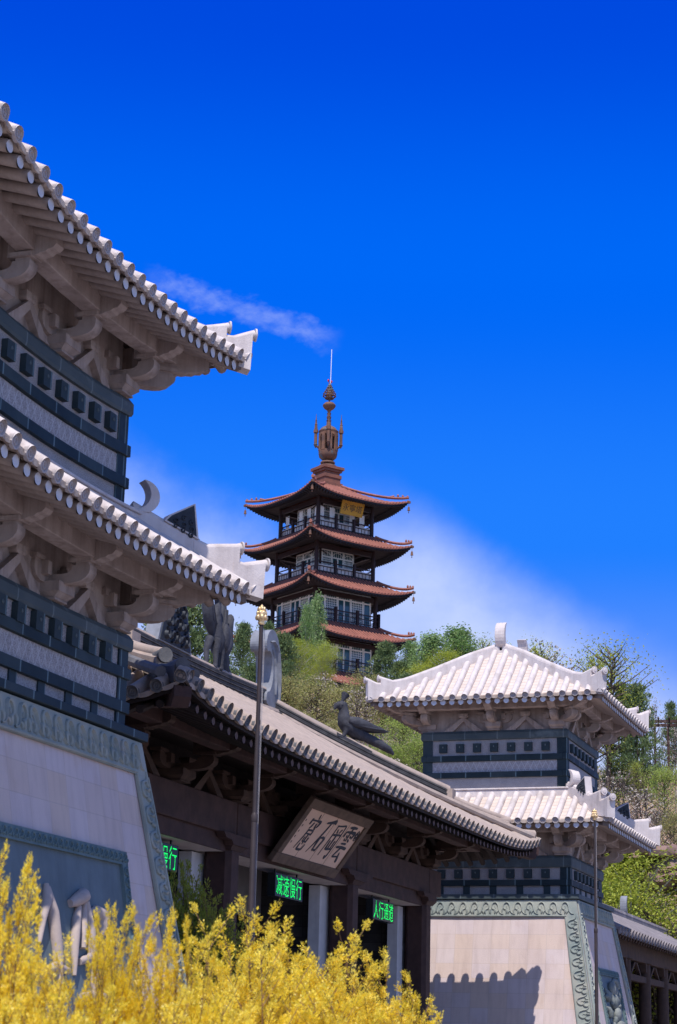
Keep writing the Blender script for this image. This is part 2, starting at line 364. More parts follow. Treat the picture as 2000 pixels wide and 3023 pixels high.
# ---------------------------------------------------------------- roofs
class Roof:
    """a hipped roof: rectangle of eaves (hx, hy) rising to a rectangle (tx, ty)"""
    def __init__(s, hx, hy, tx, ty, ze, zt, lift=0.0, pw=4.0, conc=0.0):
        s.hx, s.hy, s.tx, s.ty, s.ze, s.zt, s.lift, s.pw, s.conc = hx, hy, tx, ty, ze, zt, lift, pw, conc
    def side(s, k):
        return (s.hx, s.hy, s.tx, s.ty) if k % 2 == 0 else (s.hy, s.hx, s.ty, s.tx)     # eave half, eave distance, top half, top distance
    def z(s, a, L, t):
        return s.ze + (s.zt-s.ze)*(t*(1-s.conc)+s.conc*t*t) + s.lift*(min(1, abs(a)/L)**s.pw)*(1-t)**1.5
    def pt(s, k, a, t, dz=0.0):
        L, E, T, P = s.side(k)
        return (a, -(E-t*(E-P)), s.z(a, L, t)+dz)
    def tmax(s, k, a):
        L, E, T, P = s.side(k)
        return 1.0 if abs(a) <= T else max(0.0, (L-abs(a))/(L-T))
    def pans(s, mb, nt=8, na=24, dz=0.0):
        for k in range(4):
            mb.T = ROT4[k]; L, E, T, P = s.side(k); vs = []; fs = []
            for j in range(nt+1):
                t = j/nt; lim = L-t*(L-T)
                for i in range(na+1): vs.append(s.pt(k, -lim+2*lim*i/na, t, dz))
            for j in range(nt):
                for i in range(na): fs.append((j*(na+1)+i, j*(na+1)+i+1, (j+1)*(na+1)+i+1, (j+1)*(na+1)+i))
            mb.add(vs, fs)
        mb.T = None
    def tubes(s, mb, sp, r, up_=0.03, ov=0.06, seg=6, lip=0.07, n=7, disc=None, dripm=None, rings=True, sides=(0, 1, 2, 3)):
        for k in sides:
            mb.T = ROT4[k]; L, E, T, P = s.side(k); cnt = max(2, round((2*L-.12)/sp)); st = (2*L-.12)/cnt
            xs = [-L+.06+st*i for i in range(cnt+1)]
            for a in xs:
                tm = s.tmax(k, a)
                if tm < .03: tm = .03
                ns = max(1, round(seg*tm)); pts = []
                for j in range(ns+1):
                    pts.append(Vector(s.pt(k, a, tm*j/ns)))
                d0 = (pts[0]-pts[1]).normalized(); pts[0] = pts[0]+d0*ov
                vs = []; m = len(pts)
                for i, p in enumerate(pts):
                    t = (pts[min(i+1, m-1)]-pts[max(i-1, 0)]).normalized(); nrm = Vector((1, 0, 0)).cross(t)
                    if nrm.z < 0: nrm = -nrm
                    vs.append(p + Vector((r*1.02, 0, 0)))
                    for j in range(n+1):
                        an = math.pi*j/n
                        vs.append(p + Vector((1, 0, 0))*math.cos(an)*r + nrm*(math.sin(an)*r*1.0+up_))
                    vs.append(p - Vector((r*1.02, 0, 0)))
                w_ = n+3; fs = [(i*w_+j, i*w_+j+1, (i+1)*w_+j+1, (i+1)*w_+j) for i in range(m-1) for j in range(w_-1)]
                mb.mi = 0; mb.add(vs, fs)
                # round end tile
                c = pts[0]; fr = (pts[0]-pts[1]).normalized(); fr = Vector((0, fr.y, fr.z*.3)).normalized(); up = Vector((1, 0, 0)).cross(fr); up = up if up.z > 0 else -up
                nd = 14 if rings else 8
                def ring(rad, off): return [c+fr*off+Vector((rad*math.cos(2*math.pi*q/nd), 0, 0))+up*(rad*math.sin(2*math.pi*q/nd)+up_-.005) for q in range(nd)]
                if rings: R_ = [ring(r*1.06, -.05), ring(r*1.06, .012), ring(r*.86, .012), ring(r*.80, -.012), ring(r*.56, -.012), ring(r*.50, .006), ring(r*.36, .006), ring(r*.30, -.012), ring(.004, -.004)]
                else: R_ = [ring(r*1.05, -.05), ring(r*1.05, .01), ring(.004, .012)]
                vv = [p for q in R_ for p in q]
                mb.mi = disc if disc is not None else 0
                mb.add(vv, [(i*nd+j, i*nd+(j+1) % nd, (i+1)*nd+(j+1) % nd, (i+1)*nd+j) for i in range(len(R_)-1) for j in range(nd)]); mb.mi = 0
            # drip tiles
            mb.mi = dripm if dripm is not None else 0
            for a, b in zip(xs[:-1], xs[1:]):
                vs = []; q = 6
                for off in (-.03, .14):
                    for i in range(q+1):
                        x = a+(b-a)*i/q; y, z = s.pt(k, x, 0)[1:]
                        tt = off/(E-P) if E > P else 0
                        yy = y+off; zz = z+max(0, tt)*(s.zt-s.ze)*.6
                        sag = lip*math.sin(math.pi*i/q)
                        vs.append((x, yy, zz+.02)); vs.append((x, yy, zz-sag-.012))
                w = 2*(q+1); fs = []
                for i in range(q):
                    fs += [(2*i, 2*i+1, 2*i+3, 2*i+2), (w+2*i, w+2*i+2, w+2*i+3, w+2*i+1), (2*i+1, w+2*i+1, w+2*i+3, 2*i+3), (2*i, 2*i+2, w+2*i+2, w+2*i)]
                mb.add(vs, fs)
        mb.T = None
    def hip(s, c, tau):
        """point on the hip of corner c (0 = front right, counter-clockwise from above ...) at tau from the eave"""
        sx, sy = ((1, -1), (1, 1), (-1, 1), (-1, -1))[c]
        L = s.hx
        return Vector((sx*(s.hx-tau*(s.hx-s.tx)), sy*(s.hy-tau*(s.hy-s.ty)), s.z(L, L, tau)))
def hip_bar(mb, roof, c, t0, t1, w, hs, n=8, base=-.12):
    """ridge bar along a hip from t0 (low) to t1; hs = height above the roof at the low and the high end, or a function"""
    sx, sy = ((1, -1), (1, 1), (-1, 1), (-1, -1))[c]
    d = Vector((sx*(roof.hx-roof.tx), sy*(roof.hy-roof.ty), 0)).normalized(); sd = Vector((-d.y, d.x, 0)); vs = []
    for i in range(n+1):
        f = i/n; t = t0+(t1-t0)*f; p = roof.hip(c, t); h = hs(f) if callable(hs) else hs[0]+(hs[1]-hs[0])*f
        for o, z in ((-w/2, base), (-w/2, h*.8), (-w*.3, h), (w*.3, h), (w/2, h*.8), (w/2, base)): vs.append(p+sd*o+Vector((0, 0, z)))
    k = 6; fs = [(i*k+j, i*k+(j+1) % k, (i+1)*k+(j+1) % k, (i+1)*k+j) for i in range(n) for j in range(k)]
    fs += [tuple(range(k-1, -1, -1)), tuple(n*k+j for j in range(k))]
    mb.add(vs, fs)
    return d

CRESC = [(-.22, 0), (.18, 0), (.38, .10), (.52, .30), (.54, .55), (.44, .78), (.26, .93), (.02, 1.0), (.16, .86), (.25, .68), (.27, .50), (.21, .32), (.08, .18), (-.12, .08)]
CRESC = [CRESC[0]]+[q for a, b in zip(CRESC[1:-1], CRESC[2:]) for q in ((a[0]*.75+b[0]*.25, a[1]*.75+b[1]*.25), (a[0]*.25+b[0]*.75, a[1]*.25+b[1]*.75))]+[CRESC[-1]]

# ---------------------------------------------------------------- carved scroll work
def spiral(c, r0, a0, turns, n=18, shrink=.15):
    return [(c[0]+r0*(1-(1-shrink)*i/n)*math.cos(a0+turns*2*math.pi*i/n), c[1]+r0*(1-(1-shrink)*i/n)*math.sin(a0+turns*2*math.pi*i/n)) for i in range(n+1)]
def scroll_unit(w, h, flip=1):
    """strokes (points, width) of one vine scroll in a cell w x h, origin lower left"""
    S = []
    f = lambda x: (x if flip > 0 else w-x)
    S.append(([(f(w*p[0]), h*p[1]) for p in ((-.15, .08), (.1, .12), (.25, .3), (.3, .6), (.42, .85), (.65, .93), (.85, .78), (.88, .55), (.76, .4), (.6, .42), (.55, .56), (.64, .64))], .155*w))
    S.append(([(f(w*p[0]), h*p[1]) for p in ((.62, .42), (.55, .25), (.62, .08))], .20*w))
    S.append(([(f(w*p[0]), h*p[1]) for p in ((.9, .5), (1.0, .3), (.92, .06))], .18*w))
    S.append(([(f(w*p[0]), h*p[1]) for p in ((.3, .3), (.42, .2), (.45, .06))], .15*w))
    return S
def carve(mb, strokes, P, nrm, k=1.0, depth=.8):
    """raised half round strokes; P maps (u, v) to 3-D, nrm = outward normal"""
    nrm = Vector(nrm)
    for pts, w in strokes:
        q = [Vector(P(*p)) for p in pts]
        # smooth (one Chaikin pass)
        z = [q[0]]
        for a, b in zip(q[:-1], q[1:]): z += [a*.72+b*.28, a*.28+b*.72]
        z.append(q[-1]); n = len(z); vs = []
        for i, p in enumerate(z):
            t = (z[min(i+1, n-1)]-z[max(i-1, 0)]); t = t.normalized() if t.length > 1e-9 else Vector((1, 0, 0))
            sd = nrm.cross(t).normalized(); f = i/(n-1); ww = w*k*(.35+.65*math.sin(math.pi*min(1, .12+f*.95)))
            vs += [p-sd*ww*.5-nrm*.004, p-sd*ww*.38+nrm*ww*depth*.7, p+sd*ww*.1+nrm*ww*depth, p+sd*ww*.5-nrm*.004]
        mb.add(vs, [(i*4+j, i*4+j+1, (i+1)*4+j+1, (i+1)*4+j) for i in range(n-1) for j in range(3)])

# ---------------------------------------------------------------- bracket sets
def bracket(out, sz, wd, lat, corner=False):
    """carved bracket: base block, forward arm curving up to a top block, nose, side arms. origin = wall plane, foot; -y is outward"""
    b = MB()
    b.box(-.80*wd, .80*wd, -.2*out-.10, .2*out+.06, 0, .05*sz); b.frus(0, -.02, .05*sz, .18*sz, .70*wd, .2*out+.05, 1.0*wd, .2*out+.16)
    b.box(-1.02*wd, 1.02*wd, -.2*out-.19, .2*out+.14, .18*sz, .42*sz)
    def arm(dirx, diry, ln, w, z0, z1):
        d = Vector((dirx, diry, 0)).normalized(); sd = Vector((-d.y, d.x, 0))
        h = z1-z0; poly = [(0, z0), (ln*.56, z0), (ln*.70, z0+h*.04), (ln*.82, z0+h*.13), (ln*.92, z0+h*.30), (ln*.98, z0+h*.52), (ln, z0+h*.7), (ln, z1), (ln*.62, z1), (ln*.60, z0+h*.76), (ln*.53, z0+h*.62), (ln*.42, z0+h*.56), (0, z0+h*.56)]
        b.prism(poly, (0, 0, 0), d, (0, 0, 1), sd, w)
        e = d*(ln*.82); hb = ln*.2
        for zz0, zz1, g in ((z1, z1+.075*sz, .72), (z1+.075*sz, z1+.18*sz, 1.15)):
            o = e
            q = [o+d*hb*g+sd*w*.62*g, o+d*hb*g-sd*w*.62*g, o-d*hb*g-sd*w*.62*g, o-d*hb*g+sd*w*.62*g]
            b.add([(p.x, p.y, zz0) for p in q]+[(p.x, p.y, zz1) for p in q], [(3, 2, 1, 0), (4, 5, 6, 7), (0, 1, 5, 4), (1, 2, 6, 5), (2, 3, 7, 6), (3, 0, 4, 7)])
    za, zb = .39*sz, .80*sz
    def nose(dirx, diry, st, ln, w):
        d = Vector((dirx, diry, 0)).normalized(); sd = Vector((-d.y, d.x, 0)); z0, z1 = .90*sz, 1.50*sz
        poly = [(st, z0), (st+ln*.60, z0), (st+ln*.68, z0+.04*sz), (st+ln*.78, z0+.055*sz), (st+ln*.84, z0+.11*sz), (st+ln*.93, z0+.13*sz), (st+ln, z0+.22*sz), (st+ln, z1), (st, z1)]
        b.prism(poly, (0, 0, 0), d, (0, 0, 1), sd, w)
    aw = (.92 if wd < .3 else .75)*wd
    arm(0, -1, out, aw, za, zb); nose(0, -1, out*.5, out*1.05, aw)
    if corner:
        arm(1, 0, out, aw, za, zb); nose(1, 0, out*.5, out*1.05, aw)
        arm(1, -1, out*1.36, aw, za-.02, zb-.02); nose(1, -1, out*.8, out*1.35, aw)
        sides = (-1,)
    else: sides = (-1, 1)
    if lat:
        for sg in sides:
            arm(sg, 0, lat, .12*1.5, za, zb) if not corner else None
            b.box(sg*lat*.62-.11, sg*lat*.62+.11, -.10, .0, zb*.99, zb+.17*sz) if corner else None
            b.box(min(sg*lat*.42, sg*lat*.62), max(sg*lat*.42, sg*lat*.62), -.2, 0, .55*sz, .86*sz)
    return b
def vee(w_in, w_out, h, th):
    """the inverted V strut between brackets with its cap block"""
    b = MB()
    for sg in (-1, 1):
        b.prism([(sg*w_in, 0), (sg*w_out, 0), (sg*.06, h), (0, h), (0, h*.74)], (0, -th/2, 0), (1, 0, 0), (0, 0, 1), (0, 1, 0), th)
    b.frus(0, -th/2, h, h*1.1, .13, th*.5, .17, th*.6); b.box(-.17, .17, -th*1.1, th*.1, h*1.1, h*1.32)
    return b

# ---------------------------------------------------------------- the stone towers
TW = {}
def shared(key, fn):
    if key not in TW: TW[key] = fn()
    return TW[key]
def ring_box(mb, hx, hy, t, z0, z1):
    """rectangular ring of outer half sizes hx, hy, thickness t, four butted bars"""
    mb.box(-hx, hx, -hy, -hy+t, z0, z1); mb.box(-hx, hx, hy-t, hy, z0, z1); mb.box(-hx, -hx+t, -hy+t, hy-t, z0, z1); mb.box(hx-t, hx, -hy+t, hy-t, z0, z1)
def stud_mesh():
    b = MB(); b.frus(0, 0, -.145, .145, .135, .055, .135, .055); b.v = [(x, y-.055, z) for x, y, z in b.v]
    b.mi = 1; b.blob((0, -.112, .035), .024, .02, .036, 8, 5); return b.mesh('stud', ['slate', 'slate2'], 0)
CORN4 = ((1, -1), (1, 1), (-1, 1), (-1, -1))
def stone_tower(xc, yc, label, extra, panel, ex=0.0):
    """ex = extra half length of the front and back"""
    xc -= ex
    t = root('stone_tower', (xc, yc, 0), 0, label, 'tower', 'stone gate towers')
    hl = lambda k, h: h+(ex if k % 2 == 0 else 0)      # half length of side k
    hd = lambda k, h: h+(ex if k % 2 else 0)           # distance of side k from the middle
    def place(k, x, h, z):
        """point on side k: x along, on the wall of half size h"""
        c, s = round(math.cos(k*math.pi/2)), round(math.sin(k*math.pi/2)); y = -hd(k, h)
        return (x*c-y*s, x*s+y*c, z+EYE)
    if extra:
        zt = 4.90; dado = (4.92, 5.06); b3 = (5.35, 5.54); b2 = (5.92, 6.10); zst = 6.235; corn = (6.40, 6.68)
    else:
        zt = 5.09; dado = (5.11, 5.265); b3 = None; b2 = (5.57, 5.765); zst = 5.965; corn = (6.17, 6.56)
    KB = .18; hb = lambda z: 2.885 + KB*(zt-z)
    b = MB(); z0 = -EYE; b.frus(0, 0, z0, zt, hb(z0)+ex, hb(z0), hb(zt)+ex, hb(zt)); base = b.build('battered_base', 'wall', t)
    nrm = Vector((0, -1, KB)).normalized()
    def border(k):
        g = MB(); s_ = MB(); e = ex if k % 2 == 0 else 0; q = ex if k % 2 else 0
        hu = lambda z: hb(z)+e
        def Pm(off): return lambda u, v: (u, -(hb(zt)+q+KB*(zt-v))-off, v)
        P0, P1, P2 = Pm(.012), Pm(.05), Pm(.052)
        def slab(u0, u1, v0, v1, uu0, uu1):
            A = [P0(u0, v0), P0(u1, v0), P0(uu1, v1), P0(uu0, v1)]; B = [P1(u0, v0), P1(u1, v0), P1(uu1, v1), P1(uu0, v1)]
            s_.add(A+B, [(4, 5, 6, 7), (0, 1, 5, 4), (1, 2, 6, 5), (2, 3, 7, 6), (3, 0, 4, 7)])
        zf = zt-.57; wi = .47; zb = -.2; wb = .62
        slab(-hu(zf), hu(zf), zf, zt-.01, -hu(zt), hu(zt))
        for sg in (-1, 1):
            a0, a1 = sg*(hu(zb)-wb), sg*hu(zb); c0, c1 = sg*(hu(zf)-wi), sg*hu(zf)
            if sg > 0: slab(a0, a1, zb, zf-.002, c0, c1)
            else: slab(a1, a0, zb, zf-.002, c1, c0)
        n = 2*round((hu(zt)-.12)/.40); w = 2*(hu(zt)-.12)/n
        for i in range(n):
            fl = 1 if i < n/2 else -1; u0 = -(hu(zt)-.12)+w*i
            carve(g, scroll_unit(w, .46, fl), lambda u, v, u0=u0: P2(u0+u, zf+.06+v), nrm)
        carve(g, [([(-hu(zf)+wi-.05, zf+.03), (hu(zf)-wi+.05, zf+.03)], .06)], P2, nrm)
        for sg in (-1, 1):
            v = zf+.02
            while v > zb+.3:
                h = .41; wm = wi+(wb-wi)*(zf-v)/(zf-zb)
                carve(g, scroll_unit(h, wm*.80, sg), lambda a, c, v=v, wm=wm, sg=sg: P2(sg*(hu(v-a)-wm*.1-c), v-a), nrm, .9)
                v -= h
            for off in (.025, None):
                pts = []
                for i in range(9):
                    zz = zf+(zb-zf)*i/8; wm = wi+(wb-wi)*(zf-zz)/(zf-zb); pts.append((sg*(hu(zz)-(off if off else wm-.02)), zz))
                carve(g, [(pts, .05)], P2, nrm)
        return g.mesh('scroll_relief', 'relief', smooth=50), s_.mesh('relief_border', 'relief')
    bm = [border(0), border(1)]
    for k in range(4):
        put('relief_border', bm[k % 2][1], base, rz=k*math.pi/2); put('scroll_relief', bm[k % 2][0], base, rz=k*math.pi/2)
    # slab set in the front
    P = lambda u, v, off=0.0: (u, -(hb(zt)+KB*(zt-v))-off, v)
    px, ztp, zbp, fw = 1.74+ex, 2.98, -.6, .21
    f = MB()
    for a in ((-px, px, ztp-fw, ztp), (-px, px, zbp, zbp+fw), (-px, -px+fw, zbp+fw, ztp-fw), (px-fw, px, zbp+fw, ztp-fw)):
        A = [P(a[0], a[2], .01), P(a[1], a[2], .01), P(a[1], a[3], .01), P(a[0], a[3], .01)]; B = [P(a[0], a[2], .075), P(a[1], a[2], .075), P(a[1], a[3], .075), P(a[0], a[3], .075)]
        f.add(A+B, [(4, 5, 6, 7), (0, 1, 5, 4), (1, 2, 6, 5), (2, 3, 7, 6), (3, 0, 4, 7)])
    nn = round((2*px-.04)/.172)
    for i in range(nn): carve(f, scroll_unit(.172, .15, 1), lambda u, v, i=i: P(-px+.02+.172*i+u, ztp-fw+.03+v, .078), nrm)
    for sg in (-1, 1):
        for i in range(19): carve(f, scroll_unit(.172, .15, 1), lambda u, v, i=i, sg=sg: P(sg*(px-.03-v), ztp-fw-.17*i-u, .078), nrm)
    f.build('panel_frame', 'relief2', base)
    s2 = MB(); s2.add([P(-px+fw, zbp+fw, .02), P(px-fw, zbp+fw, .02), P(px-fw, ztp-fw, .02), P(-px+fw, ztp-fw, .02)], [(0, 1, 2, 3)])
    s2.build('inscription_slab', 'panel', base)
    if panel == 'letters':
        def char(strokes):
            c = MB()
            for pts, w in strokes: c.tube([P(u+ex, v, .05+.02*math.sin(i)) for i, (u, v) in enumerate(pts)], w, 10, True)
            c.build('carved_character', 'letter', base, smooth=60)
        char([([(-.42, 2.02), (-.2, 2.09), (.02, 2.17), (.16, 2.16)], [.06, .10, .115, .07]), ([(-.14, 2.0), (-.30, 1.78), (-.42, 1.45), (-.5, 1.0)], [.05, .075, .07, .03]),
              ([(.05, 2.05), (-.08, 1.75), (-.16, 1.4)], [.05, .07, .05]), ([(.12, 2.08), (.14, 1.7), (.1, 1.2), (.12, .6)], [.06, .085, .08, .06]),
              ([(.2, 1.93), (.40, 1.98), (.58, 1.93), (.62, 1.78), (.50, 1.62)], [.05, .085, .12, .12, .07]), ([(-.3, 1.2), (.05, 1.28), (.42, 1.25)], [.05, .075, .06]), ([(-.35, .7), (.1, .75), (.5, .7)], [.06, .08, .07])])
        char([([(-1.12, 2.24), (-1.16, 2.05), (-1.38, 1.72), (-1.5, 1.4)], [.04, .085, .06, .03]), ([(-1.10, 2.2), (-1.04, 1.85), (-1.0, 1.4), (-1.02, .8)], [.05, .10, .09, .06]), ([(-1.5, 1.0), (-1.1, 1.1), (-.75, 1.05)], [.05, .07, .06])])
    else:
        c = MB(); rd = random.Random(3)
        for i in range(46):
            u = rd.uniform(-1.2, 1.2); v = rd.uniform(-.3, 2.45); ln = rd.uniform(.15, .5); an = rd.uniform(0, 6.28)
            c.tube([P(u+ln*j/4*math.cos(an+j*.4), min(2.68, v+ln*j/4*math.sin(an+j*.4)), .06+.03*math.sin(j)) for j in range(5)], [.05, .1, .12, .09, .03], 8)
        for j in range(7): c.blob(P(-.15+.06*j, 2.35-.42*j, .1), .3, .16, .26, 10, 7)
        c.build('carved_figure', 'figure', base, smooth=60)
    d = MB(); d.box(-3.0-ex, 3.0+ex, -3.0, 3.0, dado[0], dado[1]); d.build('dado_slab', 'slate' if extra else 'slate2', t, bevel=.012)
    def storey(hw, zlo, bands, zst, corn, posts=None, latt=None):
        w = MB(); w.box(-hw-ex, hw+ex, -hw, hw, zlo, corn[0]+.02); wl = w.build('granite_wall', 'granite', t)
        if latt:
            for k in range(4):
                l = MB(); l.T = ROT4[k]; h = hl(k, hw); y = -hd(k, hw); l.box(-h+.28, h-.28, y-.012, y+.02, latt[0], latt[1]); l.build('combed_band', 'lattice', wl)
        for a, c in bands:
            bb = MB(); ring_box(bb, hw+.085+ex, hw+.085, .2, a, c); bb.build('slate_band', 'slate', t, bevel=.01)
        for sx, sy in CORN4:
            cm = MB(); x0, x1 = sorted((sx*(hw+ex-.31), sx*(hw+ex+.035))); y0, y1 = sorted((sy*(hw-.31), sy*(hw+.035)))
            cm.box(x0, x1, y0, y1, zlo, corn[0]-.004); cm.build('corner_post', 'slate', t)
        co = MB(); h = hw+.09; g = h+ex
        co.frus(0, 0, corn[0], corn[0]+.05, g-.02, h-.02, g, h); co.box(-g, g, -h, h, corn[0]+.05, corn[1]-.09); co.frus(0, 0, corn[1]-.09, corn[1], g, h, g-.06, h-.06)
        co.build('cornice', 'slate2', t)
        if posts:
            pm = MB(); pm.box(-.115, .115, -.03, .03, 0, posts[1]-posts[0]); me = pm.mesh('slate_block', 'slate', 0)
            for k in range(4):
                n = int(hl(k, hw)//.92)
                for i in range(-n, n+1): put('slate_block', me, t, place(k, i*.92, hw, posts[0]), k*math.pi/2)
        sm = shared('stud', stud_mesh)
        for k in range(4):
            n = int((hl(k, hw)-.6)//.6)
            for i in range(-n, n+1): put('stud', sm, t, place(k, i*.6, hw, zst), k*math.pi/2)
    storey(2.50, 8.3, [(9.215, 9.405), (9.785, 9.985)], 10.243, (10.52, 10.83), latt=(9.42, 9.77))
    if extra: storey(2.66, 5.0, [b3, b2], zst, corn, posts=(dado[1], b3[0]), latt=(b3[1]+.01, b2[0]-.01))
    else: storey(2.60, 5.2, [b2], zst, corn, posts=(dado[1], b2[0]))
    def eaves(hw, zc, E, zr, zt_, inner, roofname):
        sz = (zr-zc)*.86
        w = MB(); w.box(-hw+.05-ex, hw-.05+ex, -hw+.05, hw-.05, zc-.02, zr+.5); w.build('bracket_wall', 'stone', t)
        bm = shared(('br', round(sz, 2)), lambda: bracket(.78, sz, .265, .62).mesh('bracket', 'stone', 0))
        cm = shared(('bc', round(sz, 2)), lambda: bracket(.78, sz, .265, .62, True).mesh('bracket', 'stone', 0))
        vm = shared(('ve', round(sz, 2)), lambda: vee(.36, .70, .70*sz, .13).mesh('strut', 'stone', 0))
        for k in range(4):
            h = hl(k, hw); nb = round((h-.26)*2/2.3); st = (h-.26)*2/nb
            for i in range(1, nb): put('bracket', bm, t, place(k, -(h-.26)+st*i, hw-.07, zc), k*math.pi/2)
            put('bracket', cm, t, place(k, h-.26, hw-.07, zc), k*math.pi/2)
            for i in range(nb): put('strut', vm, t, place(k, -(h-.26)+st*(i+.5), hw-.05, zc), k*math.pi/2)
        zb = zc+.985*sz; be = MB(); ring_box(be, hw+.78+ex, hw+.78, .30, zb, zr+.24); be.build('eave_beam', 'stone', t, bevel=.015)
        rf = Roof(E+ex, E, inner[0]+ex, inner[1], zr+.13, zt_, conc=.10, lift=.03, pw=6)
        m = MB(); m.mi = 0; rf.tubes(m, .42, .105, up_=.045, disc=2, dripm=3)
        m.mi = 1; rf.pans(m, 6, 20)
        ro = m.build(roofname, ['tile', 'pan', 'tend', 'drip'], t, smooth=40)
        so_ = MB(); gap = .03
        for k in range(4):
            so_.T = ROT4[k]; L, D = hl(k, E), hd(k, E); l, d_ = hl(k, hw), hd(k, hw); zi = zr+.10+.32*(E-gap-hw)
            so_.add([(-L+gap, -D+gap, zr+.085), (L-gap, -D+gap, zr+.085), (l, -d_, zi), (-l, -d_, zi)], [(0, 1, 2, 3)])
            so_.add([(-L, -D, zr+.06), (L, -D, zr+.06), (L, -D, zr+.135), (-L, -D, zr+.135), (-L+gap, -D+gap, zr+.06), (L-gap, -D+gap, zr+.06)], [(0, 1, 2, 3), (4, 5, 1, 0)])
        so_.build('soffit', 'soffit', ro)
        rest = MB()
        for k in range(4):
            L_, D = hl(k, E), hd(k, E); cnt = int(2*(L_-.12)/.315); st = 2*(L_-.12)/cnt
            for i in range(cnt+1):
                a = -(L_-.12)+st*i; yi = max(hw-.05, abs(a)-(L_-E)+.02); L = (E-.06)-yi
                if L < .15: continue
                def mk(L=L):
                    q = MB(); q.mi = 0; q.tube([(0, 0, 0), (0, L*.5, .32*L*.5), (0, L, .32*L)], .096, 12, False)
                    q.mi = 1; q.add([(.096*math.cos(2*math.pi*j/12), -.001, .096*math.sin(2*math.pi*j/12)) for j in range(12)], [tuple(range(12))])
                    return q.mesh('rafter', ['raftstone', 'raftend'], 0, 50)
                if k in ((0,) if panel == 'letters' else (0, 3)):
                    put('rafter', shared(('raft', round(L, 2)), mk), ro, place(k, a, E-.06, zr-.018), k*math.pi/2)
                else:
                    rest.T = ROT4[k]; y = -(D-.06); rest.tube([(a, y, zr-.005), (a, y+L, zr-.005+.32*L)], .082, 8, True)
        tag(rest.build('rear_rafter', 'raftstone', ro, smooth=50), kind='stuff')
        for sx, sy in CORN4:
            hb_ = MB(); d = Vector((sx, sy, 0)).normalized(); sd = Vector((-d.y, d.x, 0)); L0, L1 = (hw-.1)*1.414, (E-.10)*1.414
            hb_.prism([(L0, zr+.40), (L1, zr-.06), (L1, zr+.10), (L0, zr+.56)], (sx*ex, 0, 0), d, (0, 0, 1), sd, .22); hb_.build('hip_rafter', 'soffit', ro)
        return rf, ro
    dl = 0 if extra else -.06
    rfl, rol = eaves(2.60, corn[1], 4.25, 7.46+dl, 8.62, (2.66, 2.66), 'skirt_roof')
    r = MB(); ring_box(r, 2.80+ex, 2.80, .34, 8.50, 8.76); ring_box(r, 2.84+ex, 2.84, .32, 8.76, 8.82)
    r.build('ridge', 'tile', rol, bevel=.02)
    def corner_ridge(rf, ro, E, main, s1, s2, w=.27):
        for c in range(4):
            m = MB()
            def pos(h):
                p = rf.hip(c, (rf.hy-h)/(rf.hy-rf.ty)); return Vector((p.x, p.y, 0))
            d = (pos(E)-pos(E-1)).normalized(); sd = Vector((-d.y, d.x, 0)); k = (pos(E)-pos(E-1)).length; o = pos(E)-d*(k*E)
            for poly, ww in ((main, w), (s1, w*1.05), (s2, w*1.1)): m.prism([(h*k, z) for h, z in poly], o, d, (0, 0, 1), sd, ww)
            for poly in (s1, s2):
                pts = [o+d*(k*h)+Vector((0, 0, z-.005)) for h, z in (poly[0], poly[1], poly[2], (poly[2][0]+.05, poly[2][1]+.02))]
                m.tube(pts, .095, 12); e = pts[-1]; m.tube([e, e+d*.03], .12, 14); m.tube([e+d*.03, e+d*.045], [.075, .06], 12)
            m.tube([o+d*(k*h)+Vector((0, 0, z)) for h, z in main[:-2]], .10, 10)
            m.build('hip_ridge', 'tile', ro, smooth=45)
    corner_ridge(rfl, rol, 4.25,
        [(2.62, 8.93), (3.0, 8.70), (3.5, 8.43), (3.5, 8.0), (2.62, 8.5)],
        [(3.42, 8.46), (3.62, 8.37), (4.03, 8.45), (4.03, 7.70), (3.42, 7.95)], [(3.95, 8.17), (4.12, 8.13), (4.38, 8.22), (4.36, 7.58), (3.95, 7.68)])
    for sx, sy in CORN4:
        d = Vector((sx, sy, 0)).normalized(); sd = Vector((-d.y, d.x, 0)); o = Vector((sx*ex, 0, 0))
        m = MB(); m.prism([(2.72*1.414+x*.62, 8.80+z*.60) for x, z in CRESC], o, d, (0, 0, 1), sd, .30)
        m.build('ridge_horn', 'tile', rol, bevel=.02)
        m = MB(); m.mi = 1; m.prism([(h*1.414, z) for h, z in [(3.03, 8.70), (3.10, 8.82), (3.42, 9.05), (3.485, 8.42)]], o, d, (0, 0, 1), sd, .26)
        m.mi = 0; m.prism([(h*1.414, z) for h, z in [(3.06, 8.71), (3.12, 8.80), (3.405, 9.01), (3.455, 8.47)]], o, d, (0, 0, 1), sd, .275)
        for sg in (-1, 1):
            for q in range(9):
                hh = 3.18+.1*(q % 3); zz = 8.62-.07*(q % 3)+.11*(q//3)
                if zz > 8.75+(hh-3.1)*.8: continue
                carve(m, [(spiral((0, 0), .05, q, 1.1, 8), .035)], lambda u, v: tuple(o+Vector((0, 0, zz+v))+d*(hh*1.414+u)+sd*(sg*.138)), sd*sg)
        m.build('carved_plaque', ['black', 'tile'], rol)
    rfu, rou = eaves(2.46, 10.83, 4.06, 11.61, 13.86, (1.46, .04), 'top_roof')
    m = MB(); m.box(-1.62-ex, 1.62+ex, -.14, .14, 13.62, 13.92); m.tube([(-1.62-ex, 0, 13.93), (1.62+ex, 0, 13.93)], .12, 10); m.build('ridge', 'tile', rou, smooth=45)
    for sg in (-1, 1):
        m = MB(); m.prism([(1.40+ex+x*.80, 13.88+z*.98) for x, z in CRESC], (0, 0, 0), (sg, 0, 0), (0, 0, 1), (0, sg, 0), .35); m.build('ridge_horn', 'tile', rou, bevel=.02)
    zs = lambda h: 11.74+2.12*((4.06-h)/4.02)*(.9+.1*(4.06-h)/4.02)
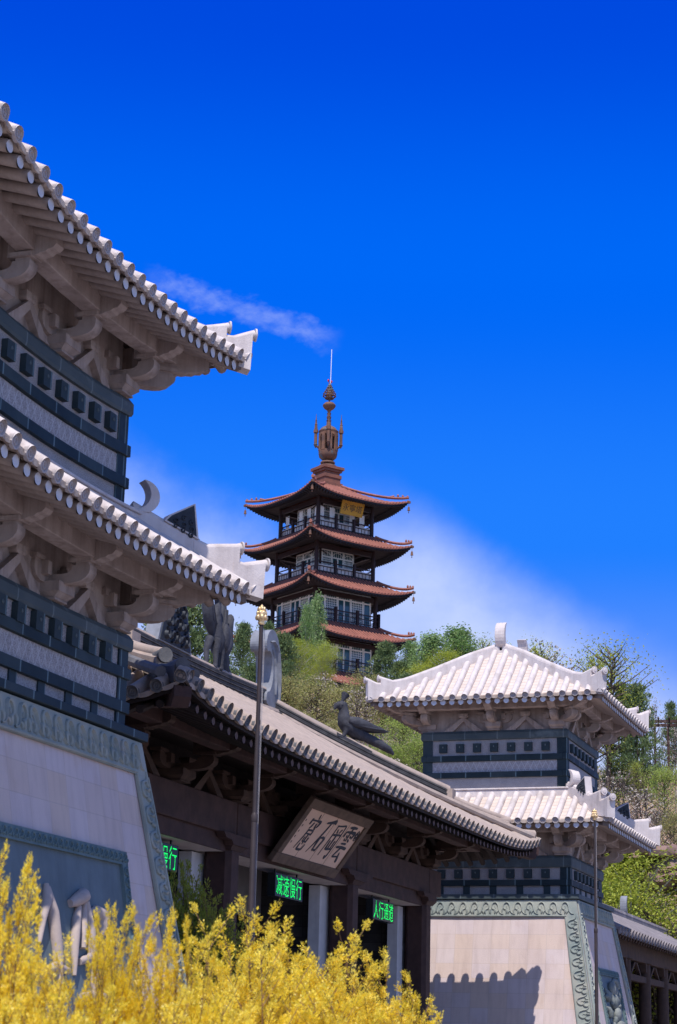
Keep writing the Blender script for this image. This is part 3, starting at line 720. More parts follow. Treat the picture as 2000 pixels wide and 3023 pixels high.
    corner_ridge(rfu, rou, 4.06,
        [(.05, 14.02), (1.0, zs(1.0)+.26), (2.0, zs(2.0)+.24), (2.8, zs(2.8)+.24), (3.15, zs(3.15)+.26), (3.15, zs(3.15)-.2), (.05, 13.6)],
        [(3.05, zs(3.05)+.27), (3.35, 12.42), (3.72, 12.52), (3.72, 11.75), (3.05, 12.1)], [(3.6, 12.30), (3.85, 12.30), (4.12, 12.43), (4.10, 11.72), (3.6, 11.85)])
    return t
YC = 16.42
near_tower = stone_tower(26.18, YC, 'nearest stone tower, cut off by the left edge, carved characters on its panel', True, 'letters', 1.2)
def warp_courses(t):
    """the courses of the near tower sag towards the middle of its front and rise to the corners"""
    import bmesh
    ox = t.location.x
    def dz(x, z):
        X = x+ox; w = min(1.12, max(0.0, (z-5.0)/5.3)); d = .016*((X-26.0)**2-7.3)
        if X < 23.2: d += .05*(23.2-X)**1.6
        return d*w
    done = set()
    def go(o):
        for c in o.children:
            if c.type == 'MESH' and not (c.name.startswith('hip_ridge') and c.data.vertices[0].co.x > 0):
                if c.data.users > 1 or c.location.length > .01:
                    c.location.z += dz(c.location.x, c.location.z-EYE)
                elif c.data.name not in done:
                    done.add(c.data.name); bm = bmesh.new(); bm.from_mesh(c.data)
                    ed = [e for e in bm.edges if abs(e.verts[0].co.x-e.verts[1].co.x) > 1.3 and max(e.verts[0].co.z, e.verts[1].co.z) > 6.6]
                    if ed and c.name.split('.')[0] not in ('battered_base',): bmesh.ops.subdivide_edges(bm, edges=ed, cuts=9, use_grid_fill=True)
                    for v in bm.verts: v.co.z += dz(v.co.x, v.co.z-EYE)
                    bm.to_mesh(c.data); bm.free()
            go(c)
    go(t)
bpy.context.view_layer.update()
warp_courses(near_tower)
stone_tower(66.42, YC, 'far stone tower on the right, complete white hip roof and one sunlit side wall', False, 'figure')

# ---------------------------------------------------------------- ground and hill
g = MB(); g.add([(-150, -200, -EYE), (400, -200, -EYE), (400, 260, -EYE), (-150, 260, -EYE)], [(0, 1, 2, 3)])
tag(g.build('ground', 'paving'), kind='structure')
def sstep(a, b, x):
    t = min(1, max(0, (x-a)/(b-a))); return t*t*(3-2*t)
def vnoise(x, y, s):
    x /= s; y /= s; xi, yi = math.floor(x), math.floor(y); fx, fy = x-xi, y-yi
    h = lambda i, j: (math.sin(i*127.1+j*311.7)*43758.5453) % 1.0
    fx, fy = fx*fx*(3-2*fx), fy*fy*(3-2*fy)
    return (h(xi, yi)*(1-fx)+h(xi+1, yi)*fx)*(1-fy)+(h(xi, yi+1)*(1-fx)+h(xi+1, yi+1)*fx)*fy
def hill_z(x, y):
    """height of the hillside above the ground"""
    D = math.hypot(x, y); az = math.degrees(math.atan2(y, x)); w = sstep(12.2, 15.5, az)
    right = 20.8*(.52*sstep(103, 112, D)+.48*sstep(108, 131, D))
    left = 21.0*sstep(70, 128, D)+10.5*sstep(120, 168, D)
    h = right*(1-w)+left*w
    n = (vnoise(x, y, 9)-.5)*2.2+(vnoise(x, y, 3.5)-.5)*1.1+(vnoise(x, y, 1.3)-.5)*.5
    return h+n*min(1, h/5)*(.75 if az < 12 else .5)-.4
hm = MB(); na, nd = 150, 110; pts = []
for j in range(nd+1):
    D = 68+(240-68)*(j/nd)**1.3
    for i in range(na+1):
        a = R(2+34*i/na); x, y = D*math.cos(a), D*math.sin(a); pts.append((x, y, hill_z(x, y)))
hm.add(pts, [(j*(na+1)+i+1, j*(na+1)+i, (j+1)*(na+1)+i, (j+1)*(na+1)+i+1) for j in range(nd) for i in range(na)])
tag(hm.build('hillside', 'hill', zoff=0), kind='structure')

# ---------------------------------------------------------------- the timber gate hall
HX, HY = 46.6, 21.0
hall = root('gate_hall', (HX, HY, 0), 0, 'long dark timber gate hall with tan tiled roof between the two stone towers', 'gate hall')
def build_hall():
    hxE, hyE = 14.25, 6.8; yb = -4.0                      # beam face, relative to the ridge
    cols = [-11.6, -4.45, 4.45, 11.6]
    rf = Roof(hxE, hyE, 7.5, .05, 6.20, 9.85, lift=.42, pw=7, conc=.10)
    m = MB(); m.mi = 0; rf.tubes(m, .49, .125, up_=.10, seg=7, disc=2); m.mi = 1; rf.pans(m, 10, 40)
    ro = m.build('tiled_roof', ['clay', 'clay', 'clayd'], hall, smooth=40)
    # round end tiles are dark grey clay; ridge with its layered courses
    def layered(mb, path, h0, h1, w, n=9):
        for i in range(n):
            a, b = h0+(h1-h0)*i/n, h0+(h1-h0)*(i+.62)/n; ww = w*(1.0 if i % 2 else .9)
            k = len(path); vs = []; fs = []
            for p, sd, s in path:
                for o, z in ((-ww/2, a), (ww/2, a), (ww/2, b), (-ww/2, b)): vs.append(p+sd*o+Vector((0, 0, z*s)))
            for q in range(k-1):
                for j in range(4): fs.append((q*4+j, q*4+(j+1) % 4, (q+1)*4+(j+1) % 4, (q+1)*4+j))
            fs += [(3, 2, 1, 0), tuple((k-1)*4+j for j in range(4))]
            mb.add(vs, fs)
            a2, b2 = b, h0+(h1-h0)*(i+1)/n
            vs = []; fs = []
            for p, sd, s in path:
                for o, z in ((-ww*.42, a2), (ww*.42, a2), (ww*.42, b2), (-ww*.42, b2)): vs.append(p+sd*o+Vector((0, 0, z*s)))
            for q in range(k-1):
                for j in (1, 3): fs.append((q*4+j, q*4+(j+1) % 4, (q+1)*4+(j+1) % 4, (q+1)*4+j))
            mb.add(vs, fs)
    m = MB(); path = []
    for i in range(17):
        x = -7.5+15*i/16; path.append((Vector((x, 0, 9.83+.16*(abs(x)/7.5)**2.2)), Vector((0, 1, 0)), 1))
    m.mi = 0; layered(m, path, 0, .56, .40)
    m.mi = 1; m.tube([p+Vector((0, 0, .58)) for p, _, _ in path], .15, 10, flat=(0, 0, .55))
    for sg in (-1, 1): m.tube([p+Vector((0, sg*.30, -.07)) for p, _, _ in path], .12, 8)
    m.build('main_ridge', ['ridgec', 'clay'], ro, smooth=40)
    for c in range(4):
        sx, sy = CORN4[c]; d = Vector((sx, sy, 0)).normalized(); sd = Vector((-d.y, d.x, 0))
        def path_(t0, t1, n, ext=0):
            return [(rf.hip(c, t0+(t1-t0)*i/n), sd, 1) for i in range(n+1)]
        m = MB(); p1 = path_(.985, .345, 14)
        m.mi = 0; layered(m, p1, -.02, .46, .34, 8)
        m.mi = 1; m.tube([p+Vector((0, 0, .48)) for p, _, _ in p1], .14, 10)
        m.box(*(lambda e: (e.x-.2, e.x+.2, e.y-.2, e.y+.2, e.z-.05, e.z+.50))(p1[-1][0]))
        p2 = path_(.345, .125, 6); hip_bar(m, rf, c, .345, .12, .34, lambda f: .24+.08*f*f)
        m.tube([p+Vector((0, 0, .26+.08*(i/6)**2)) for i, (p, _, _) in enumerate(p2)], .12, 10)
        m.mi = 2 if sx < 0 else 1  # left ends in darker clay: the near tower's shade put into the colour
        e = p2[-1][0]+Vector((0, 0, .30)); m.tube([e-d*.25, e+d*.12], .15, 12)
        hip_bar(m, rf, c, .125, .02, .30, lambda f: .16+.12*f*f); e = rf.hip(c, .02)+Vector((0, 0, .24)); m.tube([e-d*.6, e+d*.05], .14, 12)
        for sg in (-1, 1): m.tube([rf.hip(c, .97-.93*i/16)+sd*sg*.34+Vector((0, 0, .06)) for i in range(17)], .11, 8)
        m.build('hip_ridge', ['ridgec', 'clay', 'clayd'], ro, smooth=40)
    # the curled fins at the ends of the ridge
    FIN = [(.55, -.35), (.62, .3), (.60, .9), (.45, 1.5), (.15, 1.95), (-.25, 2.08), (-.62, 1.9), (-.78, 1.55), (-.66, 1.28), (-.42, 1.36), (-.22, 1.2), (-.10, .8), (-.16, .4), (-.36, .12), (-.62, .08), (-.62, -.35)]
    for _ in range(2): FIN = [q for i in range(len(FIN)) for a, b in ((FIN[i], FIN[(i+1) % len(FIN)]),) for q in ((a[0]*.75+b[0]*.25, a[1]*.75+b[1]*.25), (a[0]*.25+b[0]*.75, a[1]*.25+b[1]*.75))]
    for sg in (-1, 1):
        m = MB(); o = Vector((sg*7.35, 0, 10.35)); m.prism([(x, z) for x, z in FIN], o, (sg, 0, 0), (0, 0, 1), (0, sg, 0), .55)
        for k in (-1, 1): carve(m, [([(.35, -.1), (.34, .6), (.2, 1.3), (-.1, 1.7), (-.45, 1.62)], .14), ([(.08, .1), (.06, .6), (-.02, 1.1), (-.25, 1.42)], .10)], lambda u, v, k=k: tuple(o+Vector((sg*u, k*.28, v))), (0, k, 0))
        m.build('ridge_fin', 'fin', ro, bevel=.03)
    # openwork triangle in the middle of the ridge
    m = MB(); o = Vector((0, 0, 10.40)); m.mi = 1
    m.prism([(-1.12, 0), (1.12, 0), (.30, 2.25), (0, 2.6), (-.30, 2.25)], o, (1, 0, 0), (0, 0, 1), (0, -1, 0), .42); m.mi = 0
    m.prism([(-1.02, .04), (1.02, .04), (.24, 2.2), (0, 2.5), (-.24, 2.2)], o, (1, 0, 0), (0, 0, 1), (0, -1, 0), .47)
    for k in (-1, 1):
        for row in range(6):
            w = 1.02-.145*row*1.0; n = 5-row if row < 5 else 1
            for q in range(max(1, n)):
                u0 = -w*.8+1.6*w*(q+.5)/max(1, n) if n > 1 else 0
                carve(m, [(spiral((u0, .25+.38*row), .17, 1.57+(q % 2)*3.14, 1.3*(1 if q % 2 else -1), 12), .10)], lambda u, v, k=k: tuple(o+Vector((u, k*.24, v))), (0, k, 0), depth=1.0)
    m.build('ridge_crest', ['black', 'fin'], ro, smooth=50)
    # eaves: fascia, soffit, rafters
    m = MB()
    for k in range(4):
        m.T = ROT4[k]; L, E, T, P_ = rf.side(k); n = 24; vs = []
        for i in range(n+1):
            f = -1+2*i/n; a = f*(L-.05); z = rf.z(a, L, 0)
            vs += [(a, -(E-.04), z-.03), (a, -(E-.04), z-.13), (f*(L-2.9), -(E-2.9), z*0+rf.ze+.98)]
        m.add(vs, [(3*i, 3*i+1, 3*i+4, 3*i+3) for i in range(n)]+[(3*i+1, 3*i+2, 3*i+5, 3*i+4) for i in range(n)])
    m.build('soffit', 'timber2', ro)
    rest = MB(); rest.mi = 0
    for k in range(4):
        L, E, T, P_ = rf.side(k); cnt = int((2*L-.3)/.40); st = (2*L-.3)/cnt
        for i in range(cnt+1):
            a = -(L-.15)+st*i; zr = rf.z(a, L, 0)-.235; ins = min(2.7, max(.25, L-abs(a)-.1)); fan = 0.0
            def mk(l):
                q = MB(); q.mi = 0; q.tube([(0, 0, 0), (0, l, l*.36)], .085, 8, False); q.mi = 1
                q.add([(.085*math.cos(2*math.pi*j/10), -.002, .085*math.sin(2*math.pi*j/10)) for j in range(10)], [tuple(range(10))]); return q.mesh('rafter', ['timber2', 'raft'], 0, 50)
            if k == 0:
                put('rafter', shared(('hr', round(ins, 1)), lambda: mk(round(ins, 1))), ro, (a, -(E-.14), zr+EYE))
            else:
                rest.T = ROT4[k]; rest.tube([(a, -(E-.14), zr), (a, -(E-.14)+ins, zr+ins*.36)], .085, 7, True)
    tag(rest.build('rear_rafter', 'timber2', ro, smooth=50), kind='stuff')
    for sx, sy in CORN4:
        q = MB(); d = Vector((sx, sy, 0)).normalized(); sd = Vector((-d.y, d.x, 0)); o = Vector((sx*(hxE-hyE), 0, 0)); r2 = 1.4142
        q.prism([((hyE-3.2)*r2, 6.75), ((hyE-.15)*r2, 6.12), ((hyE-.05)*r2, 6.30), ((hyE-.05)*r2, 6.50), ((hyE-3.2)*r2, 7.15)], o, d, (0, 0, 1), sd, .34); q.build('hip_rafter', 'timber', ro)
    # columns, beams
    cm = MB(); p = [(-.34, -.22), (-.22, -.34), (.22, -.34), (.34, -.22), (.34, .22), (.22, .34), (-.22, .34), (-.34, .22)]
    cm.prism(p, (0, 0, (4.55-EYE)/2), (1, 0, 0), (0, 1, 0), (0, 0, 1), 4.55+EYE); cm.frus(0, 0, 4.50, 4.62, .36, .36, .46, .46); cm.box(-.46, .46, -.46, .46, 4.62, 4.84); cm.frus(0, 0, -EYE, -EYE+.25, .5, .5, .44, .44)
    cme = cm.mesh('column', 'timber')
    pm = MB(); pm.box(-.38, .38, -.16, .16, -EYE, 4.42); pme = pm.mesh('jamb', 'post')
    for x in cols:
        put('column', cme, hall, (x, yb+.36, 0)); put('column', cme, hall, (x, 4.0, 0))
    for x, s in ((-11.6, -1), (-4.45, -1), (4.45, -1), (11.6, -1), (-11.6, 1), (-4.45, 1), (4.45, 1)): put('jamb', pme, hall, (x+s*.46, yb+.92, 0))
    def beam_bar(x0, x1, y0, y1, z0, z1, name, k='timber'):
        q = MB(); q.box(x0, x1, y0, y1, z0, z1); return q.build(name, k, hall, bevel=.025)
    segs = [(-12.9, -11.62), (-11.60, -4.47), (-4.43, 4.43), (4.47, 11.58), (11.62, 12.9)]
    for a, b in segs: beam_bar(a, b, yb, yb+.42, 4.84, 5.62, 'main_beam')
    beam_bar(-12.9, 12.9, 3.7, 4.1, 4.84, 5.62, 'main_beam')
    for sx in (-1, 1): beam_bar(sx*11.6-.2, sx*11.6+.2, yb+.43, 3.69, 4.84, 5.62, 'main_beam')
    for a, b in ((-11.6, -4.45), (-4.45, 4.45), (4.45, 11.6)):
        q = MB(); L = b-a-.76; c = (a+b)/2; q.T = Matrix.Translation((c, 0, 0)); y0, y1 = yb+.12, yb+.62
        q.mi = 0; q.prism([(-L/2, 4.46), (L/2, 4.46), (L/2, 4.72), (L/2-.5, 4.84), (L/2-.95, 4.90), (-L/2+.95, 4.90), (-L/2+.5, 4.84), (-L/2, 4.72)], (0, (y0+y1)/2, 0), (1, 0, 0), (0, 0, 1), (0, 1, 0), y1-y0)
        q.mi = 1; q.add([(-L/2+.02, y0+.03, 4.455), (L/2-.02, y0+.03, 4.455), (L/2-.02, y1+.4, 4.455), (-L/2+.02, y1+.4, 4.455)], [(3, 2, 1, 0)])
        q.build('lintel', ['timber', 'soff2'], hall)
        for s in (-1, 1):       # carved corbel where the beam meets the column
            q = MB(); x = c+s*(b-a)/2; q.prism([(0, 4.84), (-s*1.1, 4.84), (-s*.95, 4.72), (-s*.62, 4.70), (-s*.5, 4.60), (-s*.36, 4.60), (0, 4.60)], (x, yb-.02, 0), (1, 0, 0), (0, 0, 1), (0, 1, 0), .22); q.build('corbel', 'timber', hall)
    # brackets and struts above the beam, purlin they carry
    bk = bracket(1.0, .64, .34, .95).mesh('bracket', 'brk', 0); vk = MB(); v0 = vee(.50, .86, .52, .16); vk.v, vk.f, vk.m = v0.v, v0.f, v0.m; vkm = vk.mesh('strut', 'brk', 0)
    xs = [-11.6, -8.0, -4.45, -1.5, 1.5, 4.45, 8.0, 11.6]
    for x in xs: put('bracket', bk, hall, (x, yb+.12, 5.62+EYE)); put('bracket', bk, hall, (x, -yb-.12, 5.62+EYE), math.pi)
    for a, b in zip(xs[:-1], xs[1:]): put('strut', vkm, hall, ((a+b)/2, yb+.16, 5.62+EYE))
    for sx in (-1, 1):
        for y in (-2, 2): put('bracket', bk, hall, (sx*11.68, y, 5.62+EYE), sx*math.pi/2)
    q = MB(); ring_box(q, 13.0, -yb+1.25, .34, 6.26, 6.60); q.build('purlin', 'timber', hall, bevel=.02)
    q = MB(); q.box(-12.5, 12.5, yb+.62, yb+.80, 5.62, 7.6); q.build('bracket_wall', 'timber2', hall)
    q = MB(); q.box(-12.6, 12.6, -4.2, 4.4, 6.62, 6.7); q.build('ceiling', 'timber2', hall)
    for a, b in ((-11.6, -4.45), (-4.45, 4.45), (4.45, 11.6)):
        q = MB(); q.box(a+.5, b-.5, yb+2.6, yb+2.75, 3.55, 5.4); q.build('inner_panel', 'iwall', hall)
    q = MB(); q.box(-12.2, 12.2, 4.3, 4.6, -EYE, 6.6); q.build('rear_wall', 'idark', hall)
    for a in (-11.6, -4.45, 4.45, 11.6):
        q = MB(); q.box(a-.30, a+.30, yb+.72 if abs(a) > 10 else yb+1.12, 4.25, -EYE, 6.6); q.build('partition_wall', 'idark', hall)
build_hall()

# ---------------------------------------------------------------- lettering
def text_mesh(txt, size, zoff=0):
    c = bpy.data.curves.new('lettering', 'FONT'); c.body = txt; c.size = size; c.align_x = 'CENTER'; c.align_y = 'CENTER'; c.extrude = .004*size
    o = bpy.data.objects.new('lettering', c); COL.objects.link(o); bpy.context.view_layer.update()
    me = bpy.data.meshes.new_from_object(o.evaluated_get(bpy.context.evaluated_depsgraph_get())); bpy.data.objects.remove(o); bpy.data.curves.remove(c)
    return me
def dot_chars(txt, cell, rows=16):
    """character bitmaps sampled from the outlines of the built-in font, as rows of lit dots"""
    out = []
    for ch in txt:
        c = bpy.data.curves.new('g', 'FONT'); c.body = ch; c.size = 1.0; c.resolution_u = 3
        o = bpy.data.objects.new('g', c); COL.objects.link(o); bpy.context.view_layer.update()
        me = bpy.data.meshes.new_from_object(o.evaluated_get(bpy.context.evaluated_depsgraph_get())); bpy.data.objects.remove(o); bpy.data.curves.remove(c)
        me.calc_loop_triangles(); V = np.array([v.co[:2] for v in me.vertices]) if len(me.vertices) else np.zeros((0, 2)); T = np.array([t.vertices[:] for t in me.loop_triangles])
        if not len(V): out.append([]); continue
        lo, hi = V.min(0), V.max(0); sz = max(hi-lo); V = (V-(lo+hi)/2)/sz+.5
        ss = 4; q = (np.arange(rows*ss)+.5)/(rows*ss); X, Y = np.meshgrid(q, q); G = np.zeros_like(X, bool)
        for a, b, d in V[T]:
            s1 = (b[0]-a[0])*(Y-a[1])-(b[1]-a[1])*(X-a[0]); s2 = (d[0]-b[0])*(Y-b[1])-(d[1]-b[1])*(X-b[0]); s3 = (a[0]-d[0])*(Y-d[1])-(a[1]-d[1])*(X-d[0])
            G |= ((s1 >= 0) & (s2 >= 0) & (s3 >= 0)) | ((s1 <= 0) & (s2 <= 0) & (s3 <= 0))
        C = G.reshape(rows, ss, rows, ss).mean((1, 3)); out.append([(i, j) for j in range(rows) for i in range(rows) if C[j, i] > .5])
        bpy.data.meshes.remove(me)
    return out
def led_sign(x, txt, label):
    t = root('led_sign', (x, 17.35, 4.06+EYE), 0, label, 'electronic sign', 'green led signs over the gate bays')
    b = MB(); b.box(-1.0, 1.0, 0, .22, -.29, .29); b.build('screen_case', 'ledbox', t, 0, bevel=.01)
    b = MB()
    for s in (-.8, .8): b.box(s-.02, s+.02, .08, .12, .29, .395)
    b.build('hanger', 'ledbox', t, 0)
    rows = 17; cw = .475; px = cw/rows*.90; py = .50/rows
    for ci, D in enumerate(dot_chars(txt, cw, rows)):
        m = MB(); x0 = -.95+ci*cw
        for i, j in D:
            cx, cz = x0+.01+(i+.5)*px, -.25+(j+.5)*py; r = px*.44; rz = py*.44
            m.add([(cx-r, -.006, cz-rz*.7), (cx-r*.7, -.006, cz-rz), (cx+r*.7, -.006, cz-rz), (cx+r, -.006, cz-rz*.7), (cx+r, -.006, cz+rz*.7), (cx+r*.7, -.006, cz+rz), (cx-r*.7, -.006, cz+rz), (cx-r, -.006, cz+rz*.7)], [tuple(range(8))])
        m.build('lit_character', 'led', t, 0)
led_sign(38.6, '减速慢行', 'green led sign half hidden behind the near stone tower')
led_sign(46.7, '减速慢行', 'green led sign under the middle bay, below the big tilted name board')
led_sign(54.65, '人行通道', 'green led sign in the right hand bay, reading pedestrian passage')

# name board: brush strokes (x, y, width) on a unit square
BR = {
 '窟': [[(.5, 1.0, .02), (.53, .93, .06), (.55, .88, .05)], [(.12, .86, .05), (.10, .74, .09), (.07, .70, .03)], [(.14, .82, .05), (.5, .83, .05), (.88, .83, .10), (.80, .70, .07), (.74, .66, .02)], [(.4, .76, .05), (.34, .66, .06), (.26, .6, .02)], [(.6, .76, .04), (.64, .66, .07), (.72, .62, .06)],
        [(.3, .56, .05), (.74, .58, .06), (.72, .46, .05)], [(.32, .47, .04), (.70, .47, .05)], [(.32, .57, .06), (.26, .35, .05), (.1, .05, .015)], [(.54, .45, .06), (.53, .2, .05)], [(.4, .38, .04), (.4, .26, .05), (.72, .27, .05)], [(.74, .38, .05), (.72, .26, .05)], [(.36, .2, .05), (.35, .04, .08), (.74, .05, .06), (.80, .2, .03)]],
 '石': [[(.2, .86, .05), (.5, .90, .08), (.84, .96, .14), (.9, .9, .05)], [(.56, .90, .07), (.44, .62, .08), (.28, .36, .06), (.04, .04, .012)], [(.42, .46, .07), (.40, .28, .09), (.42, .12, .06)], [(.42, .47, .05), (.66, .5, .08), (.80, .46, .10), (.72, .26, .08), (.64, .12, .04)], [(.42, .14, .06), (.66, .14, .07)]],
 '岡': [[(.16, .9, .04), (.15, .5, .05), (.08, .05, .012)], [(.14, .88, .04), (.5, .91, .05), (.84, .96, .05), (.86, .5, .04), (.82, .1, .06), (.72, .02, .09), (.64, .1, .02)], [(.34, .80, .05), (.40, .72, .07)], [(.66, .82, .06), (.58, .72, .04)], [(.24, .64, .06), (.5, .66, .07), (.76, .68, .06)], [(.5, .64, .08), (.49, .3, .07)], [(.30, .48, .06), (.31, .26, .09), (.5, .26, .08), (.72, .28, .06)], [(.70, .5, .06), (.69, .28, .06)]],
 '雲': [[(.22, .95, .06), (.5, .97, .10), (.78, .98, .07)], [(.12, .82, .05), (.10, .7, .09)], [(.14, .82, .06), (.5, .84, .08), (.92, .84, .13), (.84, .7, .07)], [(.5, .95, .08), (.49, .6, .06)], [(.3, .74, .05), (.37, .7, .06)], [(.3, .64, .05), (.37, .6, .06)], [(.64, .75, .05), (.72, .71, .07)], [(.64, .64, .06), (.73, .6, .08)], [(.3, .5, .05), (.68, .52, .07)], [(.1, .38, .06), (.5, .41, .09), (.92, .40, .10)], [(.52, .40, .08), (.34, .2, .06), (.28, .12, .06), (.55, .14, .05), (.74, .16, .04)], [(.68, .26, .05), (.78, .12, .10), (.84, .04, .12)]]}
def brush(mb, ch, x0, y0, w, h, k=1.0, z=.0):
    for st in BR[ch]:
        P_ = [Vector((x0+p[0]*w, y0+p[1]*h)) for p in st]; W = [p[2]*w*k*.5 for p in st]
        Q = []; V_ = []
        for i in range(len(P_)-1):
            for s in range(6): f = s/6; Q.append(P_[i].lerp(P_[i+1], f)); V_.append(W[i]*(1-f)+W[i+1]*f)
        Q.append(P_[-1]); V_.append(W[-1])
        for _ in range(2): Q = [Q[0]]+[(Q[i-1]+Q[i]*2+Q[i+1])/4 for i in range(1, len(Q)-1)]+[Q[-1]]
        n = len(Q); vs = []
        for i in range(n):
            t = (Q[min(i+1, n-1)]-Q[max(i-1, 0)]); t = t.normalized() if t.length > 1e-9 else Vector((1, 0)); s = Vector((-t.y, t.x))*V_[i]
            a, b = Q[i]+s, Q[i]-s; vs += [(a.x, a.y, z), (b.x, b.y, z), (a.x, a.y, z+.012), (b.x, b.y, z+.012)]
        fs = [(4*i+2, 4*i+3, 4*i+7, 4*i+6) for i in range(n-1)]+[(4*i, 4*i+2, 4*i+6, 4*i+4) for i in range(n-1)]+[(4*i+3, 4*i+1, 4*i+5, 4*i+7) for i in range(n-1)]
        vs2 = [(Q[-1].x+V_[-1]*math.cos(a), Q[-1].y+V_[-1]*math.sin(a), z+.0125) for a in (i*math.pi/4 for i in range(8))]+[(Q[0].x+V_[0]*math.cos(a), Q[0].y+V_[0]*math.sin(a), z+.0125) for a in (i*math.pi/4 for i in range(8))]
        mb.add(vs, fs); mb.add(vs2, [tuple(range(8)), tuple(range(8, 16))])
def name_board():
    t = root('name_board', (46.6, 16.42, 5.25+EYE), 0, 'big tilted name board with four black brush characters under the hall eave', 'sign')
    tilt = math.atan2(1.09, 1.5); t.rotation_euler = (R(90)+tilt, 0, 0)      # local x right, y up the board, z towards the viewer
    W, H, fw = 2.36, .93, .27
    b = MB(); b.box(-W+fw, W-fw, -H+fw, H-fw, -.06, .0); bo = b.build('board', 'board', t, 0)
    f = MB()
    for x0, x1, y0, y1 in ((-W, W, H-fw, H), (-W, W, -H, -H+fw), (-W, -W+fw, -H+fw, H-fw), (W-fw, W, -H+fw, H-fw)):
        ix0, ix1 = (x0+fw, x1-fw) if x1-x0 > 1 else ((x0, x1) if False else (x0, x1))
        f.box(x0, x1, y0, y1, -.10, .05)
    f.build('frame', 'boardf', t, 0, bevel=.02)
    for i in range(1, 4):
        q = MB(); x = -W+fw+(2*W-2*fw)*i/4.0; q.box(x-.006, x+.006, -H+fw, H-fw, .0, .004); q.build('board_joint', 'boardf', t, 0)
    for ch, x in zip('窟石岡雲', (-1.52, -.56, .30, 1.12)):
        m = MB(); brush(m, ch, x-.08, -.50, .80, 1.08, 1.15, .002); m.build('brush_character', 'ink', t, 0)
    m = MB()
    for q in range(5): m.box(-1.90, -1.865, .30-.16*q, .36-.16*q, .002, .008)
    m.build('small_inscription', 'ink', t, 0)
    m = MB(); ring = [(1.96+.09*math.cos(a), .36+.15*math.sin(a), .006) for a in (i*math.pi/8 for i in range(17))]; m.tube(ring, .012, 6, False)
    m.tube([(1.91, .36, .006), (1.96, .45, .006), (2.01, .36, .006), (1.96, .27, .006), (1.91, .36, .006)], .010, 6); m.build('seal_mark', 'ink', t, 0)
    q = MB()
    for s in (-1.4, 1.4): q.box(s-.03, s+.03, .70, .80, -.55, -.10)
    q.build('hanger', 'boardf', t, 0)
name_board()

# ---------------------------------------------------------------- statues on the roof
def bird():
    d = Vector((1, -1, 0)).normalized()
    x0, y0 = 54.1+2.05, 21-2.05
    t = root('bird_statue', (x0, y0, 9.20+EYE), math.atan2(d.y, d.x), 'grey crested bird statue with a long tail, perched on the sloping hip ridge', 'statue')
    # local: +x down the hip (tail), -x towards the ridge (head)
    sl_ = -.36
    b = MB(); b.tube([(-.33, 0, 1.18), (-.30, 0, 1.02), (-.30, 0, .86), (-.27, 0, .70), (-.12, 0, .55), (.12, 0, .42), (.36, 0, .30), (.52, 0, .22)], [.14, .155, .19, .24, .26, .22, .16, .08], 14)
    b.blob((-.36, 0, 1.18), .185, .14, .16, 12, 8); b.tube([(-.46, 0, 1.21), (-.58, 0, 1.16), (-.63, 0, 1.05)], [.115, .085, .025], 10)
    for sg in (-1, 1): b.blob((-.42, sg*.125, 1.20), .03, .02, .03, 8, 5)
    body = b.build('body', 'statue', t, 0, smooth=60)
    w = MB()
    for s in (-1, 1): w.tube([(-.22, s*.22, .74), (.02, s*.27, .68), (.42, s*.22, .60), (.85, s*.15, .54), (1.22, s*.09, .50)], [.10, .17, .14, .085, .02], 10, flat=(0, .55, 0))
    for s in (-1, 1):
        for q in range(3): w.tube([(-.1+.12*q, s*.33, .68-.06*q), (.35+.1*q, s*.29, .58-.03*q), (.85+.1*q, s*.18, .53)], [.02, .028, .015], 6)
    w.build('wing', 'statue', t, 0, smooth=60)
    q = MB(); q.tube([(.2, 0, .38), (.6, 0, .24), (1.0, 0, .10), (1.3, 0, -.04), (1.46, 0, -.16)], [.14, .15, .14, .11, .04], 10, flat=(0, .3, 0)); q.build('tail', 'statue', t, 0, smooth=60)
    q = MB(); q.tube([(-.38, 0, 1.30), (-.30, 0, 1.45), (-.22, 0, 1.58)], [.04, .08, .13], 8, flat=(0, .6, 0)); q.tube([(-.36, 0, 1.3), (-.34, 0, 1.48), (-.32, 0, 1.60)], [.03, .05, .07], 8); q.build('crest', 'statue', t, 0, smooth=60)
    for s, xx in ((-1, -.38), (1, .02)):
        q = MB(); zf = -(xx+.1)*.36+.05
        q.tube([(xx+.12, s*.13, .52 if s < 0 else .40), (xx+.10, s*.13, zf+.22), (xx, s*.13, zf+.05)], [.14, .075, .06], 8)
        for a in (-.35, 0, .35): q.tube([(xx, s*.13, zf+.03), (xx-.22, s*.13+a*.25, zf+.06)], [.05, .03], 6)
        q.build('leg', 'statue', t, 0, smooth=60)
    q = MB(); q.prism([(-.60, .24), (.62, -.26), (.62, -.16), (-.60, .32)], (0, 0, -.0), (1, 0, 0), (0, 0, 1), (0, 1, 0), .36); q.build('base', 'statue', t, 0)
bird()
